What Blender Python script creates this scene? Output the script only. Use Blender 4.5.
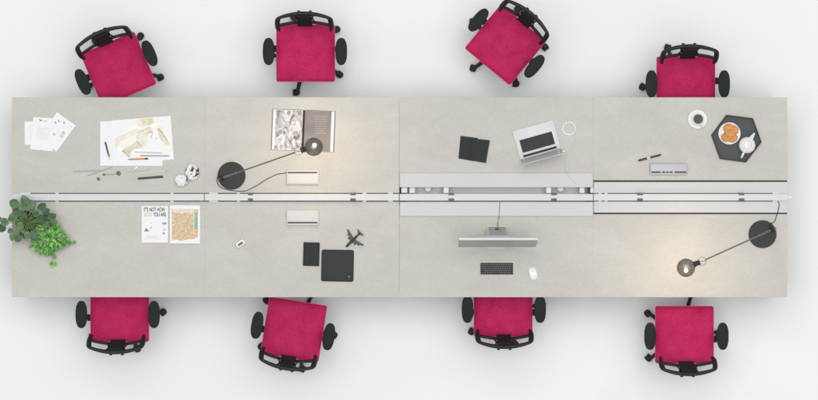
import bpy, bmesh, math, random
from mathutils import Vector, Matrix, noise
R = math.radians
rnd = random.Random(7)
for o in list(bpy.data.objects): bpy.data.objects.remove(o)
S = bpy.context.scene
COL = S.collection

# ------------------------------------------------------------------ camera
H = 28.0            # camera height above the floor
F = 3298.5          # focal length in photo pixels (818 wide)
cd = bpy.data.cameras.new("camera"); cam = bpy.data.objects.new("camera", cd); COL.objects.link(cam)
cam.location = (0, 0, H); cam.rotation_euler = (0, 0, 0)
cd.sensor_width = 36; cd.lens = 36 * F / 818; cd.clip_end = 300
S.camera = cam

# ------------------------------------------------------------------ world and studio lamps
W = bpy.data.worlds.new("World"); S.world = W; W.use_nodes = True
bg = W.node_tree.nodes['Background']
bg.inputs[0].default_value = (0.965, 0.985, 1.0, 1); bg.inputs[1].default_value = 0.37
def softbox(name, loc, target, sx, sy, power, col):
    l = bpy.data.lights.new(name, 'AREA'); l.shape = 'RECTANGLE'; l.size = sx; l.size_y = sy
    l.energy = power; l.color = col
    o = bpy.data.objects.new(name, l); COL.objects.link(o); o.location = loc
    o.rotation_euler = (Vector(target) - Vector(loc)).to_track_quat('-Z', 'Y').to_euler()
    return o
softbox('softbox_light', (1, 2.5, 40), (0, 0, 0), 34, 30, 12900, (1.0, 0.992, 0.975))
S.view_settings.view_transform = 'Standard'
S.view_settings.look = 'None'; S.view_settings.gamma = 1; S.view_settings.exposure = 0
S.render.engine = 'CYCLES'

# ------------------------------------------------------------------ helpers
def P(px, py, z):
    "point at height z that the photo shows at pixel px, py"
    return Vector(((px - 409) * (H - z) / F, (200 - py) * (H - z) / F, z))

MATS = {}
def mat(name, col, rough=.5, metal=0, sheen=0, noise_amt=0, scale=20, bump=0, bscale=200, spec=.5, col2=None, coat=0, sheen_tint=None, detail=4):
    if name in MATS: return MATS[name]
    m = bpy.data.materials.new(name); m.use_nodes = True; nt = m.node_tree; b = nt.nodes['Principled BSDF']
    b.inputs['Base Color'].default_value = (*col, 1); b.inputs['Roughness'].default_value = rough
    b.inputs['Metallic'].default_value = metal; b.inputs['Specular IOR Level'].default_value = spec
    b.inputs['Coat Weight'].default_value = coat
    if sheen:
        b.inputs['Sheen Weight'].default_value = sheen
        b.inputs['Sheen Tint'].default_value = (*(sheen_tint or col), 1)
    tc = nt.nodes.new('ShaderNodeTexCoord')
    if noise_amt or col2:
        n = nt.nodes.new('ShaderNodeTexNoise'); n.inputs['Scale'].default_value = scale; n.inputs['Detail'].default_value = detail
        r = nt.nodes.new('ShaderNodeValToRGB')
        c2 = col2 or tuple(c * (1 - noise_amt) for c in col)
        r.color_ramp.elements[0].position = .3; r.color_ramp.elements[1].position = .7
        r.color_ramp.elements[0].color = (*c2, 1); r.color_ramp.elements[1].color = (*col, 1)
        nt.links.new(tc.outputs['Object'], n.inputs['Vector']); nt.links.new(n.outputs['Fac'], r.inputs[0])
        nt.links.new(r.outputs[0], b.inputs['Base Color'])
    if bump:
        n2 = nt.nodes.new('ShaderNodeTexNoise'); n2.inputs['Scale'].default_value = bscale
        bp = nt.nodes.new('ShaderNodeBump'); bp.inputs['Strength'].default_value = bump; bp.inputs['Distance'].default_value = .002
        nt.links.new(tc.outputs['Object'], n2.inputs['Vector']); nt.links.new(n2.outputs['Fac'], bp.inputs['Height'])
        nt.links.new(bp.outputs[0], b.inputs['Normal'])
    MATS[name] = m; return m

def g(v):  # display grey/rgb 0..255 -> linear
    return tuple(((x / 255) / 12.92 if x < 11 else (((x / 255) + .055) / 1.055) ** 2.4) for x in v)

class MB:
    def __init__(s, origin=(0, 0, 0)):
        s.bm = bmesh.new(); s.o = Vector(origin); s.smooth = False; s.uv = None
    def _add(s, bm2, M):
        bmesh.ops.transform(bm2, matrix=Matrix.Translation(-s.o) @ M, verts=bm2.verts)
        me = bpy.data.meshes.new('tmp'); bm2.to_mesh(me); bm2.free(); s.bm.from_mesh(me); bpy.data.meshes.remove(me)
    def box(s, c, size, rz=0, bevel=0, seg=2, M=None):
        b = bmesh.new(); bmesh.ops.create_cube(b, size=1)
        bmesh.ops.scale(b, vec=Vector(size), verts=b.verts)
        if bevel: bmesh.ops.bevel(b, geom=b.edges[:], offset=bevel, segments=seg, affect='EDGES', profile=.5)
        s._add(b, Matrix.Translation(Vector(c)) @ Matrix.Rotation(rz, 4, 'Z') @ (M or Matrix())); return s
    def rbox(s, c, size, rad, rz=0, bevel=.001, seg=5, M=None):
        "box with rounded corners in plan"
        b = bmesh.new(); bmesh.ops.create_cube(b, size=1); bmesh.ops.scale(b, vec=Vector(size), verts=b.verts)
        ed = [e for e in b.edges if abs(e.verts[0].co.z - e.verts[1].co.z) > 1e-6]
        bmesh.ops.bevel(b, geom=ed, offset=rad, segments=seg, affect='EDGES', profile=.5)
        if bevel:
            ed = [e for e in b.edges if abs(e.verts[0].co.z - e.verts[1].co.z) < 1e-6 and any(abs(f.normal.z) > .9 for f in e.link_faces)]
            bmesh.ops.bevel(b, geom=ed, offset=bevel, segments=2, affect='EDGES', profile=.5)
        s._add(b, Matrix.Translation(Vector(c)) @ Matrix.Rotation(rz, 4, 'Z') @ (M or Matrix())); return s
    def cyl(s, p0, p1, r0, r1=None, n=20):
        p0 = Vector(p0); p1 = Vector(p1); r1 = r0 if r1 is None else r1
        b = bmesh.new(); d = p1 - p0
        bmesh.ops.create_cone(b, cap_ends=True, segments=n, radius1=r0, radius2=r1, depth=d.length)
        q = d.to_track_quat('Z', 'Y').to_matrix().to_4x4()
        s._add(b, Matrix.Translation((p0 + p1) / 2) @ q); return s
    def ell(s, c, rad, M=None, u=24, v=14):
        b = bmesh.new(); bmesh.ops.create_uvsphere(b, u_segments=u, v_segments=v, radius=1)
        bmesh.ops.scale(b, vec=Vector(rad), verts=b.verts)
        s._add(b, Matrix.Translation(Vector(c)) @ (M or Matrix())); return s
    def lathe(s, c, prof, n=48, M=None):
        b = bmesh.new(); rings = []
        for (r, z) in prof:
            if r < 1e-6: rings.append([b.verts.new((0, 0, z))])
            else: rings.append([b.verts.new((r * math.cos(2 * math.pi * i / n), r * math.sin(2 * math.pi * i / n), z)) for i in range(n)])
        for a, d in zip(rings, rings[1:]):
            for i in range(n):
                j = (i + 1) % n
                vs = [a[i % len(a)], a[j % len(a)], d[j % len(d)], d[i % len(d)]]
                vs2 = []
                for v in vs:
                    if v not in vs2: vs2.append(v)
                if len(vs2) > 2:
                    try: b.faces.new(vs2)
                    except ValueError: pass
        bmesh.ops.recalc_face_normals(b, faces=b.faces)
        s._add(b, Matrix.Translation(Vector(c)) @ (M or Matrix())); return s
    def tube(s, pts, r, n=8, closed=False, flat=1.0, res=0):
        pts = [Vector(p) for p in pts]
        if res: pts = smooth(pts, res, closed)
        rr = list(r) if isinstance(r, (list, tuple)) else [r] * len(pts)
        if len(rr) != len(pts):
            src = rr; rr = []
            for i in range(len(pts)):
                f_ = i / (len(pts) - 1) * (len(src) - 1); k_ = min(int(f_), len(src) - 2)
                rr.append(src[k_] + (src[k_ + 1] - src[k_]) * (f_ - k_))
        b = bmesh.new(); rings = []; N = len(pts); up = Vector((0, 0, 1))
        for i, p in enumerate(pts):
            a = pts[i - 1] if (i > 0 or closed) else p; c = pts[(i + 1) % N] if (i < N - 1 or closed) else p
            t = (c - a).normalized()
            x = t.cross(up)
            if x.length < .05: x = t.cross(Vector((0, 1, 0)))
            x.normalize(); y = x.cross(t).normalized()
            rings.append([b.verts.new(p + x * math.cos(2 * math.pi * k / n) * rr[i] + y * math.sin(2 * math.pi * k / n) * rr[i] * flat) for k in range(n)])
        rng = range(N) if closed else range(N - 1)
        for i in rng:
            A = rings[i]; B = rings[(i + 1) % N]
            for k in range(n): b.faces.new((A[k], A[(k + 1) % n], B[(k + 1) % n], B[k]))
        if not closed: b.faces.new(rings[0][::-1]); b.faces.new(rings[-1])
        bmesh.ops.recalc_face_normals(b, faces=b.faces)
        s._add(b, Matrix()); return s
    def prism(s, pts, z0, z1, bevel=0):
        "polygon (list of 2D world points) from z0 to z1"
        b = bmesh.new()
        lo = [b.verts.new((p[0], p[1], z0)) for p in pts]; hi = [b.verts.new((p[0], p[1], z1)) for p in pts]
        b.faces.new(lo[::-1]); b.faces.new(hi); n = len(pts)
        for i in range(n): b.faces.new((lo[i], lo[(i + 1) % n], hi[(i + 1) % n], hi[i]))
        bmesh.ops.recalc_face_normals(b, faces=b.faces)
        if bevel: bmesh.ops.bevel(b, geom=b.edges[:], offset=bevel, segments=2, affect='EDGES', profile=.5)
        s._add(b, Matrix()); return s
    def ppoly(s, pix, z, t=.0006, bevel=0):
        return s.prism([P(x, y, z) for x, y in pix], z - t, z, bevel)
    def pquad(s, pix, z, n=8, lift=None, t=.0004):
        "quad sheet in photo pixels, subdivided, gently curled"
        b = bmesh.new(); c = [P(x, y, z) for x, y in pix]; gr = []
        for i in range(n + 1):
            row = []
            for j in range(n + 1):
                u = i / n; v = j / n
                p = (c[0] * (1 - u) + c[1] * u) * (1 - v) + (c[3] * (1 - u) + c[2] * u) * v
                if lift: p = p + Vector((0, 0, lift(u, v)))
                row.append(b.verts.new(p))
            gr.append(row)
        for i in range(n):
            for j in range(n): b.faces.new((gr[i][j], gr[i + 1][j], gr[i + 1][j + 1], gr[i][j + 1]))
        bmesh.ops.recalc_face_normals(b, faces=b.faces)
        bmesh.ops.solidify(b, geom=b.faces[:], thickness=t)
        s._add(b, Matrix()); return s
    def build(s, name, m, parent=None, smooth=False, loc=None, angle=35):
        me = bpy.data.meshes.new(name); s.bm.to_mesh(me); s.bm.free()
        me.materials.append(m)
        if smooth:
            for p in me.polygons: p.use_smooth = True
            try: me.set_sharp_from_angle(angle=R(angle))
            except Exception: pass
        o = bpy.data.objects.new(name, me); COL.objects.link(o)
        if parent: o.parent = parent
        elif loc is not None: o.location = loc
        else: o.location = s.o
        return o

def smooth(pts, k, closed=False):
    out = []; N = len(pts)
    for i in range(N if closed else N - 1):
        p0 = pts[i - 1] if (i or closed) else pts[0]; p1 = pts[i]; p2 = pts[(i + 1) % N]
        p3 = pts[(i + 2) % N] if (closed or i + 2 < N) else p2
        for j in range(k):
            t = j / k
            out.append(.5 * ((2 * p1) + (-p0 + p2) * t + (2 * p0 - 5 * p1 + 4 * p2 - p3) * t * t + (-p0 + 3 * p1 - 3 * p2 + p3) * t ** 3))
    if not closed: out.append(pts[-1])
    return out

def tag(o, label, cat, group=None):
    o['label'] = label; o['category'] = cat
    if group: o['group'] = group
    return o
def thing(name, label, cat, loc, group=None, rz=0):
    o = bpy.data.objects.new(name, None); COL.objects.link(o); o.location = loc; o.rotation_euler = (0, 0, rz)
    o.empty_display_size = .1
    return tag(o, label, cat, group)

def text(name, body, m, parent, origin, loc, size, sx=1.0, rz=0, bold=.0, align='LEFT'):
    cu = bpy.data.curves.new(name, 'FONT'); cu.body = body; cu.size = size; cu.extrude = .0001; cu.offset = bold; cu.align_x = align
    to = bpy.data.objects.new(name, cu); COL.objects.link(to)
    bpy.context.view_layer.update()
    me = bpy.data.meshes.new_from_object(to.evaluated_get(bpy.context.evaluated_depsgraph_get()))
    bpy.data.objects.remove(to)
    me.transform(Matrix.Translation(Vector(loc) - Vector(origin)) @ Matrix.Rotation(rz, 4, 'Z') @ Matrix.Diagonal((sx, 1, 1, 1)))
    me.materials.clear(); me.materials.append(m); me.name = name
    o = bpy.data.objects.new(name, me); COL.objects.link(o); o.parent = parent
    return o

# ------------------------------------------------------------------ materials
FLOOR = mat('floor_resin', (.85, .87, .872), .55, col2=(.832, .85, .852), scale=.6)
WHITE = mat('white_metal', (.74, .745, .75), .4)
RAIL = mat('rail_white', (.665, .675, .685), .5, spec=.3)
WHITE2 = mat('white_panel', (.62, .625, .625), .5, col2=(.595, .60, .60), scale=3, spec=.3)
GREYM = mat('grey_metal', (.66, .67, .68), .45)
DARKG = mat('dark_gasket', (.015, .015, .015), .6)
CLAMP = mat('clamp_grey', (.085, .085, .09), .5)
BLACKP = mat('black_plastic', (.011, .012, .013), .55, spec=.35, bump=.2, bscale=600)
BLACKR = mat('black_rubber', (.008, .008, .009), .6)
ARMP = mat('armrest_foam', (.013, .017, .017), .7, bump=.3, bscale=400, spec=.25)
SILV = mat('brushed_aluminium', (.72, .73, .74), .35, .55)
SILVL = mat('pale_aluminium', (.64, .645, .655), .5, .05)
PAPER = mat('paper_white', (.86, .865, .88), .7)
NOTE = mat('charcoal_cover', (.030, .034, .034), .65, bump=.3, bscale=500, col2=(.025, .029, .029), scale=30, spec=.22)

def desk_mat():
    m = bpy.data.materials.new('stone_laminate'); m.use_nodes = True; nt = m.node_tree; b = nt.nodes['Principled BSDF']
    tc = nt.nodes.new('ShaderNodeTexCoord')
    mp = nt.nodes.new('ShaderNodeMapping'); mp.inputs['Scale'].default_value = (1, 1.8, 1)
    n1 = nt.nodes.new('ShaderNodeTexNoise'); n1.inputs['Scale'].default_value = 2.2; n1.inputs['Detail'].default_value = 9; n1.inputs['Roughness'].default_value = .62; n1.inputs['Distortion'].default_value = .5
    n2 = nt.nodes.new('ShaderNodeTexNoise'); n2.inputs['Scale'].default_value = 40; n2.inputs['Detail'].default_value = 6; n2.inputs['Roughness'].default_value = .7
    r1 = nt.nodes.new('ShaderNodeValToRGB'); e = r1.color_ramp.elements
    e[0].position = .30; e[0].color = (.515, .503, .462, 1); e[1].position = .70; e[1].color = (.575, .565, .525, 1)
    r2 = nt.nodes.new('ShaderNodeValToRGB'); e = r2.color_ramp.elements
    e[0].position = .3; e[0].color = (.92, .92, .92, 1); e[1].position = .65; e[1].color = (1.03, 1.03, 1.03, 1)
    mx = nt.nodes.new('ShaderNodeMixRGB'); mx.blend_type = 'MULTIPLY'; mx.inputs[0].default_value = 1
    L = nt.links.new
    L(tc.outputs['Object'], mp.inputs[0]); L(mp.outputs[0], n1.inputs['Vector']); L(mp.outputs[0], n2.inputs['Vector'])
    L(n1.outputs['Fac'], r1.inputs[0]); L(n2.outputs['Fac'], r2.inputs[0]); L(r1.outputs[0], mx.inputs[1]); L(r2.outputs[0], mx.inputs[2])
    L(mx.outputs[0], b.inputs['Base Color']); b.inputs['Roughness'].default_value = .6
    return m
DESK = desk_mat()

def seat_mat():
    m = bpy.data.materials.new('crimson_fabric'); m.use_nodes = True; nt = m.node_tree; b = nt.nodes['Principled BSDF']
    tc = nt.nodes.new('ShaderNodeTexCoord'); L = nt.links.new
    n1 = nt.nodes.new('ShaderNodeTexNoise'); n1.inputs['Scale'].default_value = 7; n1.inputs['Detail'].default_value = 5
    n3 = nt.nodes.new('ShaderNodeTexNoise'); n3.inputs['Scale'].default_value = 90; n3.inputs['Detail'].default_value = 3
    ad = nt.nodes.new('ShaderNodeMath'); ad.operation = 'ADD'; ml = nt.nodes.new('ShaderNodeMath'); ml.operation = 'MULTIPLY'; ml.inputs[1].default_value = .5
    r = nt.nodes.new('ShaderNodeValToRGB'); e = r.color_ramp.elements
    e[0].position = .35; e[0].color = (.385, .008, .078, 1); e[1].position = .66; e[1].color = (.56, .028, .120, 1)
    L(tc.outputs['Object'], n1.inputs['Vector']); L(tc.outputs['Object'], n3.inputs['Vector'])
    L(n1.outputs['Fac'], ad.inputs[0]); L(n3.outputs['Fac'], ad.inputs[1]); L(ad.outputs[0], ml.inputs[0]); L(ml.outputs[0], r.inputs[0]); L(r.outputs[0], b.inputs['Base Color'])
    n2 = nt.nodes.new('ShaderNodeTexNoise'); n2.inputs['Scale'].default_value = 350
    bp = nt.nodes.new('ShaderNodeBump'); bp.inputs['Strength'].default_value = .5; bp.inputs['Distance'].default_value = .002
    L(tc.outputs['Object'], n2.inputs['Vector']); L(n2.outputs['Fac'], bp.inputs['Height']); L(bp.outputs[0], b.inputs['Normal'])
    b.inputs['Roughness'].default_value = .85; b.inputs['Specular IOR Level'].default_value = .2
    b.inputs['Sheen Weight'].default_value = .35; b.inputs['Sheen Tint'].default_value = (1, .25, .4, 1); b.inputs['Sheen Roughness'].default_value = .4
    return m
SEAT = seat_mat()
EDGE_SHEEN = mat('coral_edge_sheen', (.74, .050, .13), .8, sheen=.3)  # lighter pink, the sheen on the seat edges put into the colour

# ------------------------------------------------------------------ floor
fl = MB(); b = fl.bm
vs = [b.verts.new(p) for p in ((-60, -60, 0), (60, -60, 0), (60, 60, 0), (-60, 60, 0))]; b.faces.new(vs)
f = fl.build('floor', FLOOR); f['kind'] = 'structure'

# ------------------------------------------------------------------ benches
ZT = .74
def X(px, z=ZT): return (px - 409) * (H - z) / F
def Y(py, z=ZT): return (200 - py) * (H - z) / F
def slab(x0, x1, y0, y1, z0, z1, o, m, name, par, bevel=.0006, smooth_=False):
    mb = MB(o); a = (X(x0, z1), Y(y0, z1)); c = (X(x1, z1), Y(y1, z1))
    mb.box(((a[0] + c[0]) / 2, (a[1] + c[1]) / 2, (z0 + z1) / 2), (abs(c[0] - a[0]), abs(c[1] - a[1]), z1 - z0), bevel=bevel)
    return mb.build(name, m, par)
def bench(x0, xm, x1, label, right):
    ctr = Vector(((X(x0) + X(x1)) / 2, Y(197.2), 0))
    t = thing('bench_desk', label, 'desk', ctr, 'double sided bench desks joined in one row')
    g_ = .012
    for i, (a, c) in enumerate(((x0, xm), (xm, x1))):
        top_in, bot_in = 192.9, 201.8
        if right and i == 0: top_in, bot_in = 184, 205
        if right and i == 1: top_in, bot_in = 180.2, 214.3
        for (ya, yb) in ((97.3, top_in), (bot_in, 297.2)):
            slab(a + (g_ if a == xm else .12), c - (g_ if c == xm else .12), ya, yb, ZT - .025, ZT, ctr, DESK, 'desktop', t)
        # under frame: beams
        for yb in (110, 284):
            mb = MB(ctr); mb.box(((X(a) + X(c)) / 2, Y(yb), ZT - .05), (X(c) - X(a) - .12, .05, .045)); mb.build('frame_beam', WHITE, t)
    for xx in (x0 + 5, x1 - 5, xm):
        for yy in (103, 190, 205, 291):
            mb = MB(ctr); mb.box((X(xx), Y(yy), (ZT - .027) / 2), (.05, .05, ZT - .03), bevel=.004); mb.build('leg', WHITE, t)
    # cable trays and their brackets
    for a, c in ((x0, xm), (xm, x1)):
        mb = MB(ctr); y0, y1 = Y(186), Y(209)
        xa, xc = X(a) + .05, X(c) - .05; zc = ZT - .125
        mb.box(((xa + xc) / 2, (y0 + y1) / 2, zc), (xc - xa, y0 - y1, .004))
        mb.box(((xa + xc) / 2, y0, zc + .03), (xc - xa, .003, .06)); mb.box(((xa + xc) / 2, y1, zc + .03), (xc - xa, .003, .06))
        mb.build('cable_tray', GREYM, t)
    return t, ctr
tl, cl = bench(12, 205, 399.3, 'left bench desk with uncut grey stone tops and the two potted plants', False)
tr, cr = bench(399.3, 593.4, 787.3, 'right bench desk with wide white cable covers, carrying the monitor and laptop', True)

# white centre rail running along the benches, one length per bay
ZR = ZT + .035
def rail(a, c, par, ctr, clamps, joints):
    r = slab(a, c, 193.9, 200.6, ZR - .03, ZR, ctr, RAIL, 'centre_rail', par, .003)
    for x in clamps:
        w = 5.6 if x > 300 or x == 250 else 5
        for (ya, yb) in ((193.0, 195.2), (198.4, 200.9)):
            mb = MB(ctr); xa, xb, y0, y1 = X(x - w / 2, ZR), X(x + w / 2, ZR), Y(ya, ZR), Y(yb, ZR)
            mb.box(((xa + xb) / 2, (y0 + y1) / 2, ZR - .010), (xb - xa, y0 - y1, .03), bevel=.002)
            o = mb.build('clamp', CLAMP, None, loc=(0, 0, 0)); o.parent = r
    for x, w in joints:
        mb = MB(ctr)
        mb.box((X(x), Y(197.3), ZT - .004), (w / 121, 9.2 / 121, .012), bevel=.002)
        o = mb.build('bracket', WHITE, None, loc=(0, 0, 0)); o.parent = r
    return r
rail(12.2, 204, tl, cl, [], [(25, 11), (57, 3.5), (172, 3.5)])
rail(204.6, 399, tl, cl, [250.5, 353], [(213.5, 9), (238.5, 3), (364.5, 4), (390.5, 5)])
rail(399.7, 593, tr, cr, [451.3, 554], [])
rail(593.8, 788, tr, cr, [640, 741.5], [(600, 3), (606, 3), (776, 7)])
mb = MB(cr); mb.box((X(789.5), Y(197.3), ZR - .015), (.045, .016, .006), bevel=.001); mb.build('rail_end_tab', WHITE, tr)

# third bay: raised white cover panels, the upper one slid back to show the cable tray
ZC = ZT + .018
slab(399.9, 592.9, 173.3, 187.2, ZT + .002, ZC, cr, WHITE2, 'sliding_cover', tr, .002)
slab(399.9, 592.9, 202.0, 216.2, ZT + .002, ZC, cr, WHITE2, 'sliding_cover', tr, .002)
# fourth bay: flush flaps set between black brush strips
slab(593.9, 787.1, 182.0, 193.0, ZT - .02, ZT + .001, cr, WHITE2, 'cable_flap', tr, .001)
slab(593.9, 787.1, 201.6, 212.6, ZT - .02, ZT + .001, cr, WHITE2, 'cable_flap', tr, .001)
slab(593.9, 787.1, 180.3, 181.9, ZT - .03, ZT - .001, cr, DARKG, 'brush_strip', tr, 0)
slab(593.9, 787.1, 212.7, 214.2, ZT - .03, ZT - .001, cr, DARKG, 'brush_strip', tr, 0)
# fittings inside the open tray
zi = ZT - .03
for x0, x1 in ((409.5, 415), (443.6, 448.6), (546.2, 551.2), (579.5, 584.5)):
    slab(x0, x1, 185.5, 193.2, zi - .06, zi + (.02 if 440 < x0 < 560 else 0), cr, WHITE, 'tray_bracket', tr, .002)
for x in (428, 560.5):
    mb = MB(cr); c = P(x, 188.5, zi - .02); mb.cyl(c - Vector((0, 0, .06)), c, .024, n=28); mb.build('cable_gland', WHITE, tr, True)
for x0, x1 in ((399.9, 405), (588, 592.9)):
    slab(x0, x1, 185.5, 194, zi - .02, zi - .01, cr, DARKG, 'end_cap', tr, .001)
slab(402, 591, 185.2, 186.0, zi - .06, ZT - .002, cr, GREYM, 'tray_lip', tr, 0)

# ------------------------------------------------------------------ office chairs
SW, SD, SZ = .482, .472, .49
def seat_mesh():
    mb = MB(); b = mb.bm; n = 22; gr = []
    for i in range(n + 1):
        row = []
        for j in range(n + 1):
            u = -1 + 2 * i / n; v = -1 + 2 * j / n
            x = u * SW / 2; y = v * SD / 2
            e = max(0, abs(u) - .86) / .14; k = max(0, abs(v) - .88) / .12
            z = SZ - .012 * e ** 2 - .014 * k ** 2 - (.012 * max(0, -v - .4) ** 2) - .006 * math.exp(-(u * u + v * v) * 2)
            # soft squared corners
            if abs(u) > .9 and abs(v) > .9:
                x *= 1 - .012 * ((abs(u) - .9) / .1) * ((abs(v) - .9) / .1); y *= 1 - .012 * ((abs(u) - .9) / .1) * ((abs(v) - .9) / .1)
            row.append(b.verts.new((x, y, z)))
        gr.append(row)
    for i in range(n):
        for j in range(n): b.faces.new((gr[i][j], gr[i + 1][j], gr[i + 1][j + 1], gr[i][j + 1]))
    per = [gr[i][0] for i in range(n)] + [gr[n][j] for j in range(n)] + [gr[i][n] for i in range(n, 0, -1)] + [gr[0][j] for j in range(n, 0, -1)]
    prev = per
    for dz, sc in ((.02, 1.004), (.05, .99), (.065, .95)):
        cur = [b.verts.new((v.co.x * sc, v.co.y * sc, SZ - dz - .014)) for v in per]
        for k in range(len(per)): b.faces.new((prev[k], cur[k], cur[(k + 1) % len(per)], prev[(k + 1) % len(per)]))
        prev = cur
    b.faces.new(prev)
    bmesh.ops.recalc_face_normals(b, faces=b.faces)
    return mb
def bsurf(x, h):
    "backrest surface: x across, h 0 (low bar) .. 1 (top bar)"
    y = (.250 - .62 * x * x) * (1 - h) + (.306 - .88 * x * x) * h
    return Vector((x, y, .66 + .27 * h))
def make_chair(name):
    t = bpy.data.objects.new(name, None); COL.objects.link(t); t.empty_display_size = .2
    seat_mesh().build('seat', SEAT, t, True, angle=60)
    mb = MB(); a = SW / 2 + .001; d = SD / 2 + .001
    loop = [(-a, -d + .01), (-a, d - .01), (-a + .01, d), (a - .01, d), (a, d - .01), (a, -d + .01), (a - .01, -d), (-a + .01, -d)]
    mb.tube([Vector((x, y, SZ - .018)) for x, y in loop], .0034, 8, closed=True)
    mb.build('seat_edge_sheen', EDGE_SHEEN, t, True)  # thin added ring that paints the highlight along the seat sides
    MB().rbox((0, .01, SZ - .092), (.40, .40, .022), .04, bevel=.006).build('seat_pan', BLACKP, t, True)
    # backrest: a curved open frame with a top and low bar, ends swept forward
    mb = MB(); N = 24; w = .212
    top = [bsurf(-w + 2 * w * i / N, 1.0) for i in range(N + 1)]
    low = [bsurf(w - 2 * w * i / N, 0.0) for i in range(N + 1)]
    def side(s, rev):
        pts = [bsurf(s * (w + .014 * math.sin(math.pi * q / 4)), 1 - q / 4) + Vector((0, -.012 * math.sin(math.pi * q / 4), 0)) for q in range(1, 4)]
        return pts[::-1] if rev else pts
    mb.tube(top, [.013, .0165, .017, .0165, .013], 10); mb.tube(low, .0135, 10)
    for s in (-1, 1):          # broad forward-swept end blades
        pts = [bsurf(s * (w - .012), 1.0), bsurf(s * (w + .004), .9) + Vector((0, -.008, 0)), bsurf(s * (w + .010), .6) + Vector((0, -.022, 0)), bsurf(s * (w + .010), .3) + Vector((0, -.034, 0)), bsurf(s * (w + .004), 0) + Vector((0, -.040, 0))]
        mb.tube(pts, [.013, .0215, .022, .020, .013], 12, res=6)
        mb.tube([bsurf(s * .088, 1), bsurf(s * .066, .5) , bsurf(s * .088, 0)], .0065, 8, res=5)
    mb.build('backrest_frame', BLACKP, t, True)
    mm = mat('back_mesh', (.05, .05, .052), .8)
    if 'Mix' not in [n.name for n in mm.node_tree.nodes]:
        nt = mm.node_tree; mx = nt.nodes.new('ShaderNodeMixShader'); mx.name = 'Mix'; tr_ = nt.nodes.new('ShaderNodeBsdfTransparent'); mx.inputs[0].default_value = .16
        nt.links.new(tr_.outputs[0], mx.inputs[1]); nt.links.new(nt.nodes['Principled BSDF'].outputs[0], mx.inputs[2]); nt.links.new(mx.outputs[0], nt.nodes['Material Output'].inputs[0])
    mb = MB(); b = mb.bm
    gr = [[b.verts.new(bsurf(-w + 2 * w * i / 16, j / 4)) for j in range(5)] for i in range(17)]
    for i in range(16):
        for j in range(4): b.faces.new((gr[i][j], gr[i + 1][j], gr[i + 1][j + 1], gr[i][j + 1]))
    mb.build('back_mesh', mm, t, True)
    # lumbar plate and spine
    mb = MB(); b = mb.bm; gr = []
    for i in range(9):
        gr.append([b.verts.new(bsurf(-.062 + .124 * i / 8, -.15 + 1.10 * j / 8) + Vector((0, -.002, 0))) for j in range(9)])
    for i in range(8):
        for j in range(8): b.faces.new((gr[i][j], gr[i + 1][j], gr[i + 1][j + 1], gr[i][j + 1]))
    bmesh.ops.recalc_face_normals(b, faces=b.faces)
    bmesh.ops.solidify(b, geom=b.faces[:], thickness=.026)
    mb.tube([bsurf(-.060 + .12 * i / 8, .93) + Vector((0, .004, .008)) for i in range(9)], .0165, 12)
    mb.build('lumbar_plate', mat('matte_black', (.024, .025, .026), .9, spec=.1), t, True)
    mb = MB()
    mb.tube([Vector((0, .10, SZ - .10)), Vector((0, .22, SZ - .10)), Vector((0, .285, SZ - .03)), Vector((0, .292, .66)), Vector((0, .30, .80))], [.03, .03, .028, .024, .02], 10, res=5)
    for s in (-1, 1):
        mb.cyl((s * .048, .27, .78), (s * .048, .338, .78), .013, .012, 14)
        mb.tube([Vector((s * .048, .28, .78)), Vector((s * .03, .29, .70)), Vector((0, .285, .62))], .009, 8)
    mb.build('back_support', BLACKP, t, True)
    for s in (-1, 1):
        mb = MB(); pts = []
        for q in range(40):
            a_ = 2 * math.pi * q / 40; ca, sa = math.cos(a_), math.sin(a_)
            pts.append((math.copysign(.0485 * abs(ca) ** .72, ca) * (1 - .10 * abs(sa) ** 3), math.copysign(.113 * abs(sa) ** .80, sa)))
        mb.prism(pts, -.014, .012)
        bmesh.ops.bevel(mb.bm, geom=[e for e in mb.bm.edges if abs(e.verts[0].co.z - e.verts[1].co.z) < 1e-6], offset=.008, segments=3, affect='EDGES', profile=.5)
        bmesh.ops.translate(mb.bm, vec=(s * .301, .005, .672), verts=mb.bm.verts)
        a_ = mb.build('armrest', ARMP, t, True, angle=60)
        mb = MB()
        mb.tube([Vector((s * .12, .035, SZ - .085)), Vector((s * .26, .035, SZ - .08)), Vector((s * .297, .03, SZ - .04)), Vector((s * .30, .02, .66))], [.022, .02, .018, .02], 10, res=5, flat=.8)
        mb.box((s * .262, .058, SZ - .075), (.03, .02, .018), bevel=.004)
        mb.box((s * .262, .020, SZ - .075), (.03, .018, .018), bevel=.004)
        mb.build('arm_post', BLACKP, a_, True)
    MB().cyl((0, .01, .10), (0, .01, SZ - .09), .026, n=20).build('gas_column', BLACKP, t, True)
    mb = MB(); mb.lathe((0, 0, .085), [(0, 0), (.05, 0), (.055, .02), (.045, .05), (0, .055)], 24)
    for k in range(5):
        a_ = R(72 * k); d_ = Vector((math.cos(a_), math.sin(a_), 0))
        mb.tube([d_ * .03 + Vector((0, 0, .115)), d_ * .18 + Vector((0, 0, .10)), d_ * .325 + Vector((0, 0, .078))], [.026, .02, .014], 10, res=4, flat=.7)
    base = mb.build('star_base', BLACKP, t, True); base.location = (0, .012, 0)
    for k in range(5):
        a_ = R(72 * k); mb = MB()
        for s in (-1, 1): mb.ell((s * .017, -.012, .0305), (.0125, .030, .030), u=20, v=14)
        mb.ell((0, -.008, .046), (.029, .031, .020), u=20, v=12)
        mb.cyl((0, .012, .04), (0, .012, .085), .008)
        c = mb.build('caster', BLACKR, None, True); c.parent = base
        c.location = (.335 * math.cos(a_), .335 * math.sin(a_), 0); c.rotation_euler = (0, 0, a_ + (R(40) if k % 2 else R(-65)))
    return t
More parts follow.
